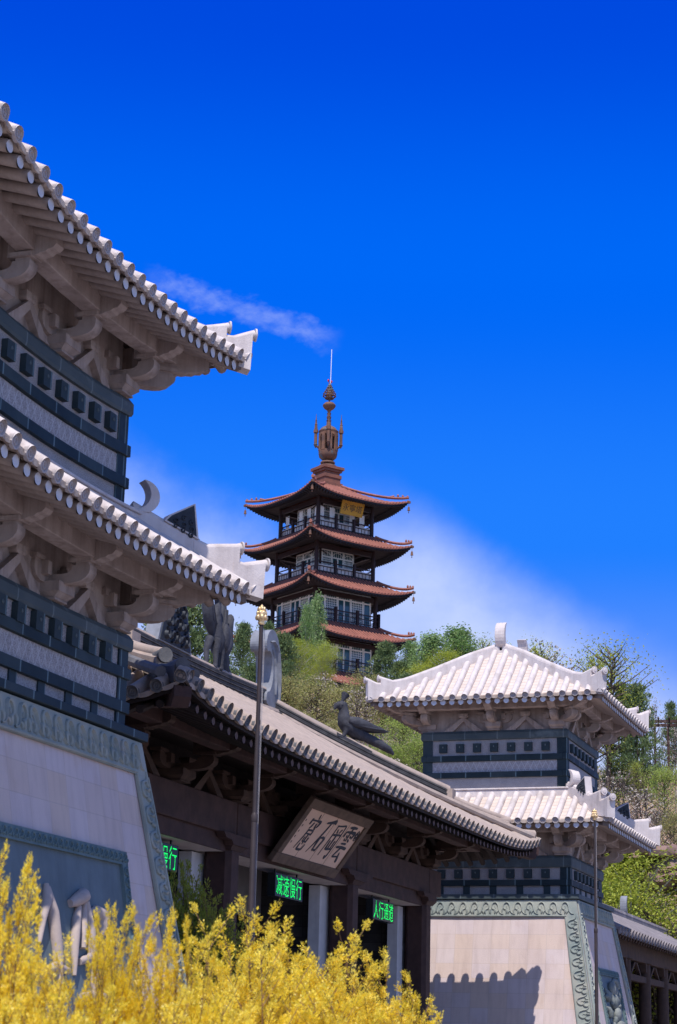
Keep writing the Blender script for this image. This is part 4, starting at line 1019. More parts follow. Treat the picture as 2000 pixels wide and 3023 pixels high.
def phoenix():
    t = root('phoenix_statue', (49.95, 21.0, 10.44+EYE), 0, 'dark statue of phoenixes with raised wings and curled tail, standing on the ridge', 'statue')
    b = MB()
    b.tube([(.05, 0, .5), (.0, -.02, .85), (-.12, 0, 1.2), (-.1, 0, 1.6), (.02, 0, 1.95)], [.18, .30, .22, .16, .10], 12, flat=(0, .35, 0))
    b.tube([(.02, 0, 1.95), (-.05, 0, 2.12), (-.22, 0, 2.1)], [.12, .12, .03], 8)
    b.blob((.15, -.22, .95), .20, .13, .42, 10, 8)
    b.build('body', 'statue', t, 0, smooth=60)
    for pts, rr in (([(-.15, .05, 1.0), (-.42, .05, 1.3), (-.62, .05, 1.75), (-.55, .05, 2.2)], [.16, .26, .26, .05]), ([(.2, .05, 1.0), (.42, .05, 1.4), (.46, .05, 1.8), (.62, .05, 2.2)], [.14, .22, .2, .05])):
        q = MB(); q.tube(pts, rr, 10, flat=(0, .6, 0))
        for k in range(3): q.tube([Vector(pts[0])+Vector((.08*k-.08, -.12, .1)), Vector(pts[1])+Vector((.08*k-.08, -.14, .05)), Vector(pts[2])+Vector((.07*k-.07, -.13, .05))], .035, 6)
        q.build('wing', 'statue', t, 0, smooth=60)
    q = MB(); q.tube([(.3, 0, .75), (.62, 0, .62), (.86, 0, .9), (.84, 0, 1.35), (.98, 0, 1.68), (1.02, 0, 1.4)], [.14, .2, .2, .18, .16, .06], 10, flat=(0, .5, 0)); q.tube([(.55, 0, .7), (.66, 0, .35), (.60, 0, .12), (.78, 0, .0), (.92, 0, .14), (.84, 0, .3)], [.16, .2, .2, .16, .12, .05], 10, flat=(0, .5, 0)); q.build('tail', 'statue', t, 0, smooth=60)
    for x, y in ((-.28, -.1), (.08, -.14), (.34, .08), (-.62, .05)):
        q = MB(); q.tube([(x*.6, y, .85), (x*.95, y, .5), (x*.9, y, .18), (x, y, .03)], [.14, .10, .07, .08], 8); q.tube([(x, y, .03), (x-.16, y, .03)], [.07, .04], 6); q.build('leg', 'statue', t, 0, smooth=60)
phoenix()

# ---------------------------------------------------------------- flagpoles
def flagpole(x, y, label):
    t = root('flagpole', (x, y, 0), 0, label, 'flagpole', 'flagpoles in front of the gate')
    b = MB(); b.lathe([(.052, 0), (.052, .02), (.046, 5.1), (.042, 5.12)], 14); b.build('lower_pole', 'pole', t, 0, smooth=40)
    b = MB(); b.lathe([(.036, 5.12), (.033, 8.16)], 14); b.build('upper_pole', 'pole', t, 0, smooth=40)
    b = MB(); b.lathe([(.044, 5.02), (.054, 5.04), (.054, 5.13), (.038, 5.17)], 14); b.build('collar', 'pole', t, 0, smooth=40)
    b = MB(); b.lathe([(.045, 8.14), (.06, 8.17), (.05, 8.2), (.075, 8.23), (.082, 8.27), (.078, 8.33), (.055, 8.40), (.02, 8.46), (.004, 8.48)], 12)
    for lev in range(3):
        for j in range(7):
            a = 2*math.pi*(j+.5*lev)/7; r = .075-.014*lev; z = 8.23+.065*lev
            b.blob((r*math.cos(a), r*math.sin(a), z+.03), .03, .03, .045, 7, 5)
    b.build('bud_finial', 'gold', t, 0, smooth=60)
    b = MB()
    for o in (.07, .11): b.tube([(o, -.02, .9), (o, -.02, 8.1)], .004, 5)
    b.build('halyard', 'wire', t, 0)
    b = MB(); b.box(-.45, .45, -.45, .45, 0, .3); b.build('plinth', 'stone', t, 0, bevel=.02)
flagpole(2.5425*11, 11, 'near flagpole with golden bud finial, rising out of the yellow shrubs')
flagpole(4.925*11, 11, 'far flagpole with pale gold finial, in front of the far stone tower')

# ---------------------------------------------------------------- pagoda
def pagoda():
    bx, by, _ = bearing(938.5, 1560); h0 = R(-35.3)
    e1 = Vector((math.cos(h0), math.sin(h0), 0)); e2 = Vector((-e1.y, e1.x, 0)); o = Vector((bx, by, 0))*170+(e1+e2)*3.1
    t = root('pagoda', (o.x, o.y, 29.5+EYE-1.0), h0, 'tall multi-storey pagoda with red tiled roofs and bronze spire on the hill', 'pagoda')
    Z0 = 29.5-1.0; D = lambda z: z-Z0
    ST = [(28.3, 3.6, 3.3, 6.1, 31.6), (33.2, 3.5, 3.25, 6.0, 35.95), (37.7, 3.4, 3.15, 5.9, 40.35), (42.1, 3.2, 1.95, 5.75, 44.7), (46.4, 3.05, 1.95, 5.5, 49.0)]
    tops = [(3.75, 33.1), (3.65, 37.6), (3.45, 42.0), (3.3, 46.3), (.95, 51.3)]
    def window(w, h, kind):
        m = MB(); m.mi = 0; fr = .09
        for x0, x1, z0, z1 in ((-w/2, w/2, 0, fr), (-w/2, w/2, h-fr, h), (-w/2, -w/2+fr, fr, h-fr), (w/2-fr, w/2, fr, h-fr)): m.box(x0, x1, -.06, .04, z0, z1)
        zt = h*.74; m.box(-w/2+fr, w/2-fr, -.06, .04, zt-.06, zt+.06); wi = w-2*fr
        if kind == 'lattice':
            for i in range(1, 6): x = -w/2+fr+wi*i/6; m.box(x-.018, x+.018, -.03, .01, fr, zt-.06)
            for i in range(1, 10): z = fr+(zt-.06-fr)*i/10; m.box(-w/2+fr, w/2-fr, -.035, .015, z-.018, z+.018)
        elif kind == 'door':
            m.box(-.07, .07, -.05, .03, fr, zt-.06)
        if kind != 'narrow':
            r = min(wi/2, h*.22); a0 = (0, zt+.06)
            m.tube([(r*math.cos(math.pi*i/8), -.02, a0[1]+r*.8*math.sin(math.pi*i/8)) for i in range(9)], .025, 5)
            for i in range(1, 5): x = -wi/2+wi*i/5; m.box(x-.015, x+.015, -.03, .01, zt+.06, h-fr)
        m.mi = 1; m.add([(-w/2+fr, .005, fr), (w/2-fr, .005, fr), (w/2-fr, .005, h-fr), (-w/2+fr, .005, h-fr)], [(0, 1, 2, 3)])
        return m.mesh('window_'+kind, ['white', 'glass'], 0)
    pl = MB(); pl.box(-4.2, 4.2, -4.2, 4.2, -14, D(29.0)); pl.build('podium', 'stone', t, 0)
    for si, (fz, ch, wh, eh, ez) in enumerate(ST):
        hgt = ez+.25-fz
        f = MB(); f.box(-ch-.32, ch+.32, -ch-.32, ch+.32, D(fz)-.28, D(fz)); f.build('floor_slab', 'ptim', t, 0)
        w = MB(); w.box(-wh+.05, wh-.05, -wh+.05, wh-.05, D(fz), D(ez)+.4); wl = w.build('inner_wall', 'ptim', t, 0)
        for sx, sy in CORN4:
            c = MB(); c.lathe([(.2, D(fz)), (.19, D(ez)+.3)], 10); put('corner_column', c.mesh('corner_column', 'ptim', 0, 50), t, (sx*ch, sy*ch, 0))
        full = wh > 2.5
        bays = [('narrow', .80), ('lattice', 1.30), ('door', 1.40), ('lattice', 1.30), ('narrow', .80)] if full else [('lattice', 1.1), ('door', 1.3), ('lattice', 1.1)]
        tot = sum(b for _, b in bays); sc = (2*wh-.30)/tot; wz = 2.95 if full else 2.6
        for k in range(4):
            c, s = round(math.cos(k*math.pi/2)), round(math.sin(k*math.pi/2)); x = -(2*wh-.30)/2
            for kind, bw in bays:
                bw *= sc; xm = x+bw/2; y = -wh-.03; x += bw
                put('window', shared(('pw', kind, round(bw, 2), wz), lambda: window(bw-.04, wz, kind)), t, (xm*c-y*s, xm*s+y*c, D(fz)+.02), k*math.pi/2)
            # head beam, rails
            q = MB(); q.T = ROT4[k]; q.box(-ch+.2, ch-.2, -ch-.1, -ch+.1, D(ez)-.28, D(ez)+.12)
            if not full:
                for sg in (-1, 1): q.prism([(sg*(ch-.2), D(ez)-.4), (sg*(ch-1.2), D(ez)-.75), (sg*(ch-1.2), D(ez)-.68), (sg*(ch-.2), D(ez)-.33)], (0, -ch+.1, 0), (1, 0, 0), (0, 0, 1), (0, 1, 0), .08)
            q.build('head_beam', 'ptim', t, 0)
            rh = ch+.24 if full else ch; r = MB(); r.T = ROT4[k]
            for z, th in ((1.02, .05), (.62, .035), (.15, .045)): r.box(-rh, rh, -rh-.03, -rh+.03, D(fz)+z-th, D(fz)+z+th)
            for i in range(1, 16): xx = -rh+2*rh*i/16; r.box(xx-.018, xx+.018, -rh-.015, -rh+.015, D(fz)+.19, D(fz)+.59)
            ra = r.build('railing', 'ptim', t, 0)
            for i in range(4):
                if not full and i in (0, 3): continue
                p = MB(); p.T = ROT4[k]; xx = -rh+2*rh*i/3; p.box(xx-.11, xx+.11, -rh-.11, -rh+.11, D(fz), D(fz)+1.35); p.build('rail_post', 'ptim', ra, 0)
            if not full:
                for i in range(3):
                    p = MB(); p.T = ROT4[k]; a, b = -rh+2*rh*i/3+.16, -rh+2*rh*(i+1)/3-.16; p.box(a, b, -rh+.04, -rh+.07, D(fz)+.12, D(fz)+.78); p.build('wind_board', 'cloth', ra, 0)
        if si == 4:
            for k in (0, 3):
                for xx in ((-2.5, -1.3, .95, 2.1) if k == 0 else (-2.3, -.1, 1.2, 2.4)):
                    p = MB(); p.T = ROT4[k]; p.box(xx-.28, xx+.28, -ch+.25, -ch+.28, D(fz)+.3, D(ez)-.5); p.build('hanging_cloth', 'white', t, 0)
        th, tz = tops[si]
        rf = Roof(eh, eh, th, th, D(ez), D(tz), lift=.80, pw=3.0, conc=.22)
        m = MB(); m.mi = 0; rf.tubes(m, .36, .085, seg=5, lip=.05, n=5, rings=False); m.mi = 1; rf.pans(m, 6, 24)
        for c in range(4):
            m.mi = 0; n = 10; m.tube([rf.hip(c, 1-i/n*1.0)+Vector((0, 0, .14+(.22*(i/n)**6))) for i in range(n+1)], .13, 8)
            if si == 4: e = rf.hip(c, .28); m.tube([e+Vector((0, 0, .2)), e+Vector((CORN4[c][0]*.3, CORN4[c][1]*.3, .30))], .12, 8)
        ro = m.build('roof', ['ptile', 'ptile'], t, 0, smooth=45)
        m = MB()
        for k in range(4):
            m.T = ROT4[k]; n = 20; vs = []
            for i in range(n+1):
                fa = -1+2*i/n; a = fa*(eh-.04); z = rf.z(a, eh, 0)
                vs += [(a, -(eh-.03), z), (a, -(eh-.03), z-.17), (fa*ch, -ch, D(ez)+.30)]
            m.add(vs, [(3*i, 3*i+1, 3*i+4, 3*i+3) for i in range(n)]+[(3*i+1, 3*i+2, 3*i+5, 3*i+4) for i in range(n)])
            cnt = 34
            for i in range(cnt+1):
                fa = -1+2*i/cnt; a = fa*(eh-.15); z = rf.z(a, eh, 0)-.24; m.tube([(a, -(eh-.08), z), (a*.72+fa*ch*.28, -(eh*.6+ch*.4), z*.6+(D(ez)+.22)*.4)], .06, 5)
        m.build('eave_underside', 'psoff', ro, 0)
        for c in range(4):
            e = rf.hip(c, 0); b = MB(); b.box(e.x-.13, e.x+.13, e.y-.13, e.y+.13, e.z-.18, e.z+.02); b.tube([(e.x, e.y, e.z-.18), (e.x, e.y, e.z-.5)], .015, 4)
            b.lathe([(.03, e.z-.48), (.09, e.z-.55), (.12, e.z-.82), (.15, e.z-.88)], 8, (e.x, e.y)); b.tube([(e.x, e.y, e.z-.86), (e.x, e.y, e.z-1.12)], [.015, .05], 5); b.build('wind_bell', 'rust', ro, 0)
            b = MB(); dd = Vector((CORN4[c][0], CORN4[c][1], 0)).normalized()
            for q in range(3): pz = rf.hip(c, .02+.07*q); b.blob(pz+Vector((0, 0, .42+.02*q)), .10, .10, .16, 7, 5)
            b.build('ridge_figure', 'ptile', ro, 0, smooth=60)
    # plinth and spire
    z = D(52.1); p = MB(); p.box(-1.06, 1.06, -1.06, 1.06, z-.95, z-.45); p.box(-.9, .9, -.9, .9, z-.45, z); p.box(-.98, .98, -.98, .98, z, z+.34); p.box(-.84, .84, -.84, .84, z+.34, z+.62); p.box(-1.0, 1.0, -1.0, 1.0, z+.62, z+.84); p.box(-1.16, 1.16, -1.16, 1.16, z+.84, z+1.12); p.build('spire_plinth', 'plinth', t, 0, bevel=.02)
    s = MB(); z = D(53.2)
    for zz, rr in ((.16, .74), (.55, .58)):
        s.tube([(rr*math.cos(i*math.pi/10), rr*math.sin(i*math.pi/10), z+zz) for i in range(21)], .13, 8, False); s.lathe([(rr*.45, z+zz-.15), (rr*.6, z+zz), (rr*.45, z+zz+.2)], 12)
    s.build('lotus_ring', 'rust', t, 0, smooth=50)
    u = MB(); u.mi = 0; z = D(54.0)
    u.lathe([(.25, z-.05), (.6, z+.08), (.82, z+.3), (.89, z+.58), (.90, z+.95)], 20); u.lathe([(.90, z+2.55), (.90, z+2.75), (.94, z+2.8), (.94, z+2.88), (.86, z+2.95), (.68, z+3.2), (.35, z+3.4), (.2, z+3.45)], 20)
    for i in range(8):
        a = 2*math.pi*(i+.5)/8
        u.T = Matrix.Rotation(a, 4, 'Z'); u.box(.76, .92, -.17, .17, z+.9, z+2.6)
        u.prism([(-.36, 2.6), (-.36, 2.2), (-.30, 2.4), (-.17, 2.53), (.17, 2.53), (.30, 2.4), (.36, 2.2), (.36, 2.6)], (.83, 0, z), (0, 1, 0), (0, 0, 1), (1, 0, 0), .1)
    u.T = None; u.build('lantern', 'rust', t, 0, smooth=40)
    for i in range(4):
        a = i*math.pi/2+math.pi/4+R(10); x, y = 1.2*math.cos(a), 1.2*math.sin(a); q = MB()
        q.lathe([(.03, z+1.2), (.2, z+1.55), (.15, z+1.6), (.15, z+2.7), (.23, z+2.72), (.23, z+3.0), (.17, z+3.02), (.12, z+3.5), (.15, z+3.55), (.10, z+3.6), (.07, z+3.95), (.09, z+4.0), (.05, z+4.05), (.01, z+4.6)], 8, (x, y)); q.tube([(x, y, z+1.5), (x*.72, y*.72, z+1.2)], [.12, .1], 6); q.build('pinnacle', 'rust', t, 0, smooth=30)
    q = MB(); z = D(57.4); q.lathe([(.24, z), (.2, z+.5), (.26, z+.55), (.16, z+.6), (.24, z+.95), (.15, z+1.0), (.2, z+1.3), (.12, z+1.4), (.22, z+1.6), (.45, z+1.75), (.62, z+2.0), (.63, z+2.1), (.55, z+2.2), (.4, z+2.35), (.1, z+2.42), (.05, z+2.6), (.05, z+2.8)], 14)
    q.build('spire_shaft', 'rust', t, 0, smooth=30)
    q = MB(); z = D(60.2)
    for i in range(7): rr = (.40, .60, .58, .46, .34, .24, .14)[i]; q.tube([(rr*math.cos(j*math.pi/9), rr*math.sin(j*math.pi/9), z+.22*i) for j in range(19)], .055, 6, False)
    q.lathe([(.05, z-.3), (.3, z+.1), (.28, z+.6), (.12, z+1.4), (.03, z+1.6)], 10)
    for j in range(8): a = j*math.pi/4; q.tube([(.2*math.cos(a), .2*math.sin(a), z-.1), (.6*math.cos(a), .6*math.sin(a), z+.3), (.35*math.cos(a), .35*math.sin(a), z+.85), (.05*math.cos(a), .05*math.sin(a), z+1.5)], .03, 5)
    q.build('flame_jewel', 'rust', t, 0, smooth=50)
    q = MB(); q.tube([(.08, 0, D(61.6)), (.12, 0, D(65.2))], .032, 6); q.build('lightning_rod', 'white', t, 0)
    for sg in (-1, 1): q = MB(); q.blob((sg*.22, sg*.05, D(61.95)), .1, .1, .14, 8, 6); q.tube([(sg*.22, sg*.05, D(61.95)), (0, 0, D(61.5))], .03, 5); q.build('warning_lamp', 'red', t, 0, smooth=60)
    # sign board under the top eave, on the right hand face
    b = root('pagoda_sign', (0, 0, 0), 0, 'gold sign with three dark characters hung under the top eave of the pagoda', 'sign')
    fz = 48.55; loc = o+e1*.28-e2*3.75; b.location = (loc.x, loc.y, fz+EYE); b.rotation_euler = (R(90+18), 0, h0)
    q = MB(); q.box(-1.18, 1.18, -.62, .62, -.05, .03); q.build('board', 'goldb', b, 0)
    q = MB()
    for x0, x1, y0, y1 in ((-1.24, 1.24, .60, .68), (-1.24, 1.24, -.68, -.60), (-1.24, -1.16, -.60, .60), (1.16, 1.24, -.60, .60)): q.box(x0, x1, y0, y1, -.07, .06)
    q.build('frame', 'goldb', b, 0)
    for i, chh in enumerate('永寧塔'):
        me = text_mesh(chh, .74); me.name = 'character'; me.materials.clear(); me.materials.append(K['ink'])
        V = [v.co.copy() for v in me.vertices]; cx = (min(v.x for v in V)+max(v.x for v in V))/2; cy = (min(v.y for v in V)+max(v.y for v in V))/2
        for v in me.vertices: v.co = Vector((v.co.x-cx, v.co.y-cy, v.co.z))
        put('character', me, b, (-.74+.74*i, 0, .04))
pagoda()

# ---------------------------------------------------------------- side gallery right of the far tower
def gallery():
    t = root('timber_gallery', (87.0, 16.6, 0), 0, 'dark timber gallery with weathered tiled roof beyond the far tower, at the right edge', 'gallery')
    rf = Roof(14.4, 2.7, 14.38, .05, 4.72, 6.05, conc=.1)
    m = MB(); m.mi = 0; rf.tubes(m, .62, .16, sides=(0, 2)); m.mi = 1; rf.pans(m, 6, 20); ro = m.build('roof', ['clay2', 'clay2'], t, smooth=40)
    q = MB(); q.box(-14.4, 14.4, -.16, .16, 6.0, 6.34); q.tube([(-14.4, 0, 6.36), (14.4, 0, 6.36)], .17, 8); q.build('ridge', 'clay2', ro, smooth=40)
    q = MB(); q.prism([(-.3+x*.7, z*.95) for x, z in CRESC], (1.0, 0, 6.3), (-1, 0, 0), (0, 0, 1), (0, 1, 0), .3); q.build('ridge_fin', 'fin', ro, bevel=.02)
    for x in np.arange(-14.1, 14.2, .55): pass
    q = MB()
    for i in range(52): x = -14.1+28.2*i/51; q.tube([(x, -2.62, 4.52), (x, 0, 5.75)], .08, 7)
    tag(q.build('rafter', 'brk', ro, smooth=50), kind='stuff')
    for y in (-1.9, 1.9):
        q = MB(); q.box(-14.3, 14.3, y-.16, y+.16, 3.95, 4.62); q.build('beam', 'brk', t, bevel=.02)
        q = MB(); q.box(-14.3, 14.3, y-.12, y+.12, 3.15, 3.4); q.build('tie_beam', 'brk', t)
        for x in (-13.5, -9, -4.6, -.2, 4.2, 8.6, 13):
            q = MB(); q.lathe([(.27, -EYE), (.25, 3.9), (.34, 3.95)], 12); put('column', q.mesh('column', 'brk', smooth=50), t, (x, y, 0))
            q = MB(); q.prism([(-.5, 3.95), (-.4, 3.6), (.4, 3.6), (.5, 3.95)], (x, y, 0), (1, 0, 0), (0, 0, 1), (0, 1, 0), .3); q.build('bracket', 'brk', t)
    for i in range(6):
        x = -13.5+4.42*i; q = MB()
        for s in (-1, 1): q.prism([(s*.05, 3.9), (s*.35, 3.9), (s*1.2, 3.4), (s*1.0, 3.4)], (x+2.2, -1.9, 0), (1, 0, 0), (0, 0, 1), (0, 1, 0), .14)
        q.build('strut', 'brk', t)
    q = MB(); q.box(-14.2, 14.2, 2.2, 2.4, -EYE, 4.6); q.build('rear_wall', 'idark', t)
    q = MB(); q.box(14.25, 14.4, -1.7, 2.2, -EYE, 4.6); q.build('end_wall', 'idark', t)
    r2 = Roof(3.0, .8, 2.98, .05, 2.75, 3.15); m = MB(); m.T = None; r2.tubes(m, .35, .09, sides=(0, 2)); r2.pans(m, 3, 8)
    m.v = [(x-9.2, y-.2, z) for x, y, z in m.v]; m.build('small_roof', 'clay2', t, smooth=40)
gallery()
def pergola():
    bx, by, s = bearing(1958, 2195); D = 126; x, y = bx*D, by*D
    t = root('hilltop_pergola', (x, y, hill_z(x, y)), math.atan2(-bx, by)+R(180), 'open timber frame standing on the hilltop at the right edge', 'timber frame')
    a, b, s0 = bearing(1958, 2128); top = s0*D+EYE-t.location.z
    for i, xx in enumerate((-1.2, -.35, .5, 1.3)): q = MB(); q.box(xx-.08, xx+.08, -.08, .08, -.6, top-.35); q.build('post', 'timber', t, 0)
    for z in (top-.3, top-.05): q = MB(); q.box(-2.0, 1.8, -.1, .1, z-.09, z+.09); q.build('beam', 'timber', t, 0)
    for i in range(6): q = MB(); q.box(-1.9+.7*i, -1.8+.7*i, -.7, .7, top+.05, top+.15); q.build('slat', 'timber', t, 0)
    q = MB(); q.box(-2.0, 1.8, -.05, .05, .25, .35); q.build('rail', 'timber', t, 0)
pergola()

# ---------------------------------------------------------------- foliage
rng = np.random.default_rng(11)
def leaf_mesh(name, P, Dr, size, aspect, key, face=None):
    """diamond leaves at points P along directions Dr"""
    n = len(P); Dr = Dr/np.maximum(1e-6, np.linalg.norm(Dr, axis=1, keepdims=True))
    rv = rng.normal(size=(n, 3)); rv = rv if face is None else np.array(face)*1.3+rv*.55      # leaves turn to the light
    sd = np.cross(Dr, rv); sd /= np.maximum(1e-6, np.linalg.norm(sd, axis=1, keepdims=True))
    nn = np.cross(sd, Dr)
    L = (size*rng.uniform(.65, 1.25, n))[:, None] if np.isscalar(size) else size[:, None]; W = L*aspect
    a = P; b = P+Dr*L*.45+sd*W*.5+nn*W*.12; c = P+Dr*L; d = P+Dr*L*.45-sd*W*.5+nn*W*.12
    V = np.stack([a, b, c, d], 1).reshape(-1, 3).astype(np.float32); me = bpy.data.meshes.new(name)
    me.vertices.add(4*n); me.vertices.foreach_set('co', V.ravel()); me.loops.add(4*n); me.loops.foreach_set('vertex_index', np.arange(4*n, dtype=np.int32))
    me.polygons.add(n); me.polygons.foreach_set('loop_start', np.arange(0, 4*n, 4, dtype=np.int32)); me.polygons.foreach_set('loop_total', np.full(n, 4, np.int32))
    me.update(calc_edges=True); me.materials.append(K[key]); return me
def broadleaf(seed, h, r, z0, ncl, nl, ls, key, narrow=False, barkk='bark', sparse=1.0, clr=.16):
    """trunk with limbs + leaf clumps at the limb ends; unit is metres"""
    rd = random.Random(seed); g = np.random.default_rng(seed); tr = MB(); pts = []
    nt = 1 if narrow else rd.choice((1, 2, 3))
    ends = []
    for q in range(nt):
        lean = Vector((rd.uniform(-.12, .12), rd.uniform(-.12, .12), 0))*(h*.5 if nt > 1 else h*.15); p = [Vector((0, 0, -.5))]
        for i in range(1, 7): f = i/6; p.append(Vector((lean.x*f+rd.uniform(-.03, .03)*h*f*.5, lean.y*f+rd.uniform(-.03, .03)*h*f*.5, h*.92*f)))
        tr.tube(p, [h*.016*(1-.85*i/6) for i in range(7)], 6)
        nb = ncl//nt
        for b in range(nb):
            f = z0+(1-z0)*((b+rd.random())/nb)**.85; i = min(5, int(f*6)); base = p[i].lerp(p[i+1], f*6-i)
            prof = math.sin(math.pi*min(1, ((f-z0)/(1-z0))*.82+.14))**.7; a = b*2.399+rd.uniform(-.5, .5); ln = r*prof*rd.uniform(.35, 1.1)
            up = (1.6 if narrow else .55)*ln+rd.uniform(0, .05)*h; e = base+Vector((math.cos(a)*ln, math.sin(a)*ln, min(up, h*1.02-base.z)))
            mid = base.lerp(e, .5)+Vector((0, 0, -.06*ln)); tr.tube([base, mid, e], [h*.006, h*.004, h*.0015], 4, False); ends.append((e, prof)); 
            if rd.random() < .6: ends.append((base.lerp(e, .6)+Vector((rd.uniform(-.2, .2)*r, rd.uniform(-.2, .2)*r, rd.uniform(-.1, .2)*r)), prof))
    P = []; Dr = []
    for e, pf in ends:
        n = max(4, int(nl*rd.uniform(.3, 1.3)*sparse)); s = clr*r*rd.uniform(.6, 1.5)*(1.0 if not narrow else 1.3)
        o = g.normal(size=(n, 3))*np.array([s, s, s*(1.7 if narrow else .8)]); P.append(np.array(e)+o); Dr.append(g.normal(size=(n, 3))+np.array([0, 0, .5 if narrow else -.1]))
    return tr.mesh('trunk', barkk, 0), leaf_mesh('crown', np.concatenate(P), np.concatenate(Dr), ls, .6, key, (-.4, -.1, .8))
def pine(seed, h, r, ls=.3):
    rd = random.Random(seed); g = np.random.default_rng(seed); tr = MB(); P = []; Dr = []
    tr.tube([(0, 0, -.5), (rd.uniform(-.1, .1), 0, h*.5), (0, 0, h*.98)], [h*.018, h*.012, h*.003], 6); lev = 11
    for i in range(lev):
        f = .16+.82*i/(lev-1); nb = rd.choice((4, 5, 6))
        for b in range(nb):
            a = 2*math.pi*b/nb+i*.9+rd.uniform(-.4, .4); ln = r*(1-f)**.75*rd.uniform(.55, 1.15)+.12*r; e = Vector((math.cos(a)*ln, math.sin(a)*ln, f*h+ln*rd.uniform(.05, .42))); base = Vector((0, 0, f*h))
            tr.tube([base, base.lerp(e, .5)+Vector((0, 0, -.05*ln)), e], [h*.006, h*.004, h*.002], 4, False)
            for q in range(5):
                c = base.lerp(e, .38+.62*q/4); n = 26; s = .075*r+.05
                P.append(np.array(c)+g.normal(size=(n, 3))*np.array([s*1.3, s*1.3, s*.7])); Dr.append(g.normal(size=(n, 3))*.6+np.array([math.cos(a)*.5, math.sin(a)*.5, .7]))
    P.append(np.array([[0, 0, h*.97]])+g.normal(size=(40, 3))*np.array([.08*r, .08*r, .05*h])); Dr.append(g.normal(size=(40, 3))*.4+np.array([0, 0, 1]))
    return tr.mesh('trunk', 'bark', 0), leaf_mesh('crown', np.concatenate(P), np.concatenate(Dr), ls, .32, 'lpin')
def _birch(s): return broadleaf(s, 10, 3.0, .22, 96, 190, .115, 'lbir', False, 'bark2', 1.0, .14)
KIND = {
 'poplar': [broadleaf(21, 10, 1.25, .10, 70, 110, .20, 'lpop', True, 'bark2', 1.0, .15)],
 'birch': [_birch(s) for s in (31, 32)],
 'pine': [pine(s, 10, 3.4, .42) for s in (41, 42, 43)],
 'bush': [broadleaf(s, 6, 3.2, .06, 80, 52, .18, 'lbus', False, 'bark', 1.0, .16) for s in (51, 52)],
 'brown': [broadleaf(s, 8, 2.6, .08, 80, 55, .17, 'lbro', False, 'bark', 1.0, .16) for s in (61, 62)],
 'bare': [broadleaf(s, 8, 2.6, .2, 84, 26, .13, 'lbir', False, 'bark', 1.0, .15) for s in (71, 72)],
 'twiggy': [broadleaf(s, 8, 2.2, .1, 60, 9, .20, 'dry', False, 'bark', 1.0, .2) for s in (81,)],
}
KH = {'poplar': 10, 'birch': 10, 'pine': 10, 'bush': 6, 'brown': 8, 'bare': 8, 'twiggy': 8}
NAME = {'poplar': ('poplar_tree', 'tree', 'trees on the hill'), 'birch': ('birch_tree', 'tree', 'trees on the hill'), 'pine': ('pine_tree', 'tree', 'trees on the hill'), 'bush': ('hill_bush', 'bush', 'bushes on the hillside'), 'brown': ('hill_tree', 'tree', 'trees on the hill'), 'bare': ('budding_tree', 'tree', 'trees on the hill'), 'twiggy': ('bare_tree', 'tree', 'trees on the hill')}
cnt_ = {}
def tree(kind, sx, top, D, label, wide=1.0, gone=None):
    """stands on the hill at distance D in the direction of photo column sx; as tall as the sight line at `top` demands"""
    bx, by, s = bearing(sx, top); x, y = bx*D, by*D; z0 = hill_z(x, y); h = s*D+EYE-z0
    h = max(h, 1.5); sc = h/KH[kind]; i = cnt_.get(kind, 0); cnt_[kind] = i+1; tr, cr = KIND[kind][i % len(KIND[kind])]; nm, cat, grp = NAME[kind]
    t = root(nm, (x, y, z0), i*2.1+sx*.01, label, cat, grp); t.scale = (sc*wide, sc*wide, sc)
    put('trunk', tr, t); put('crown', cr, t)
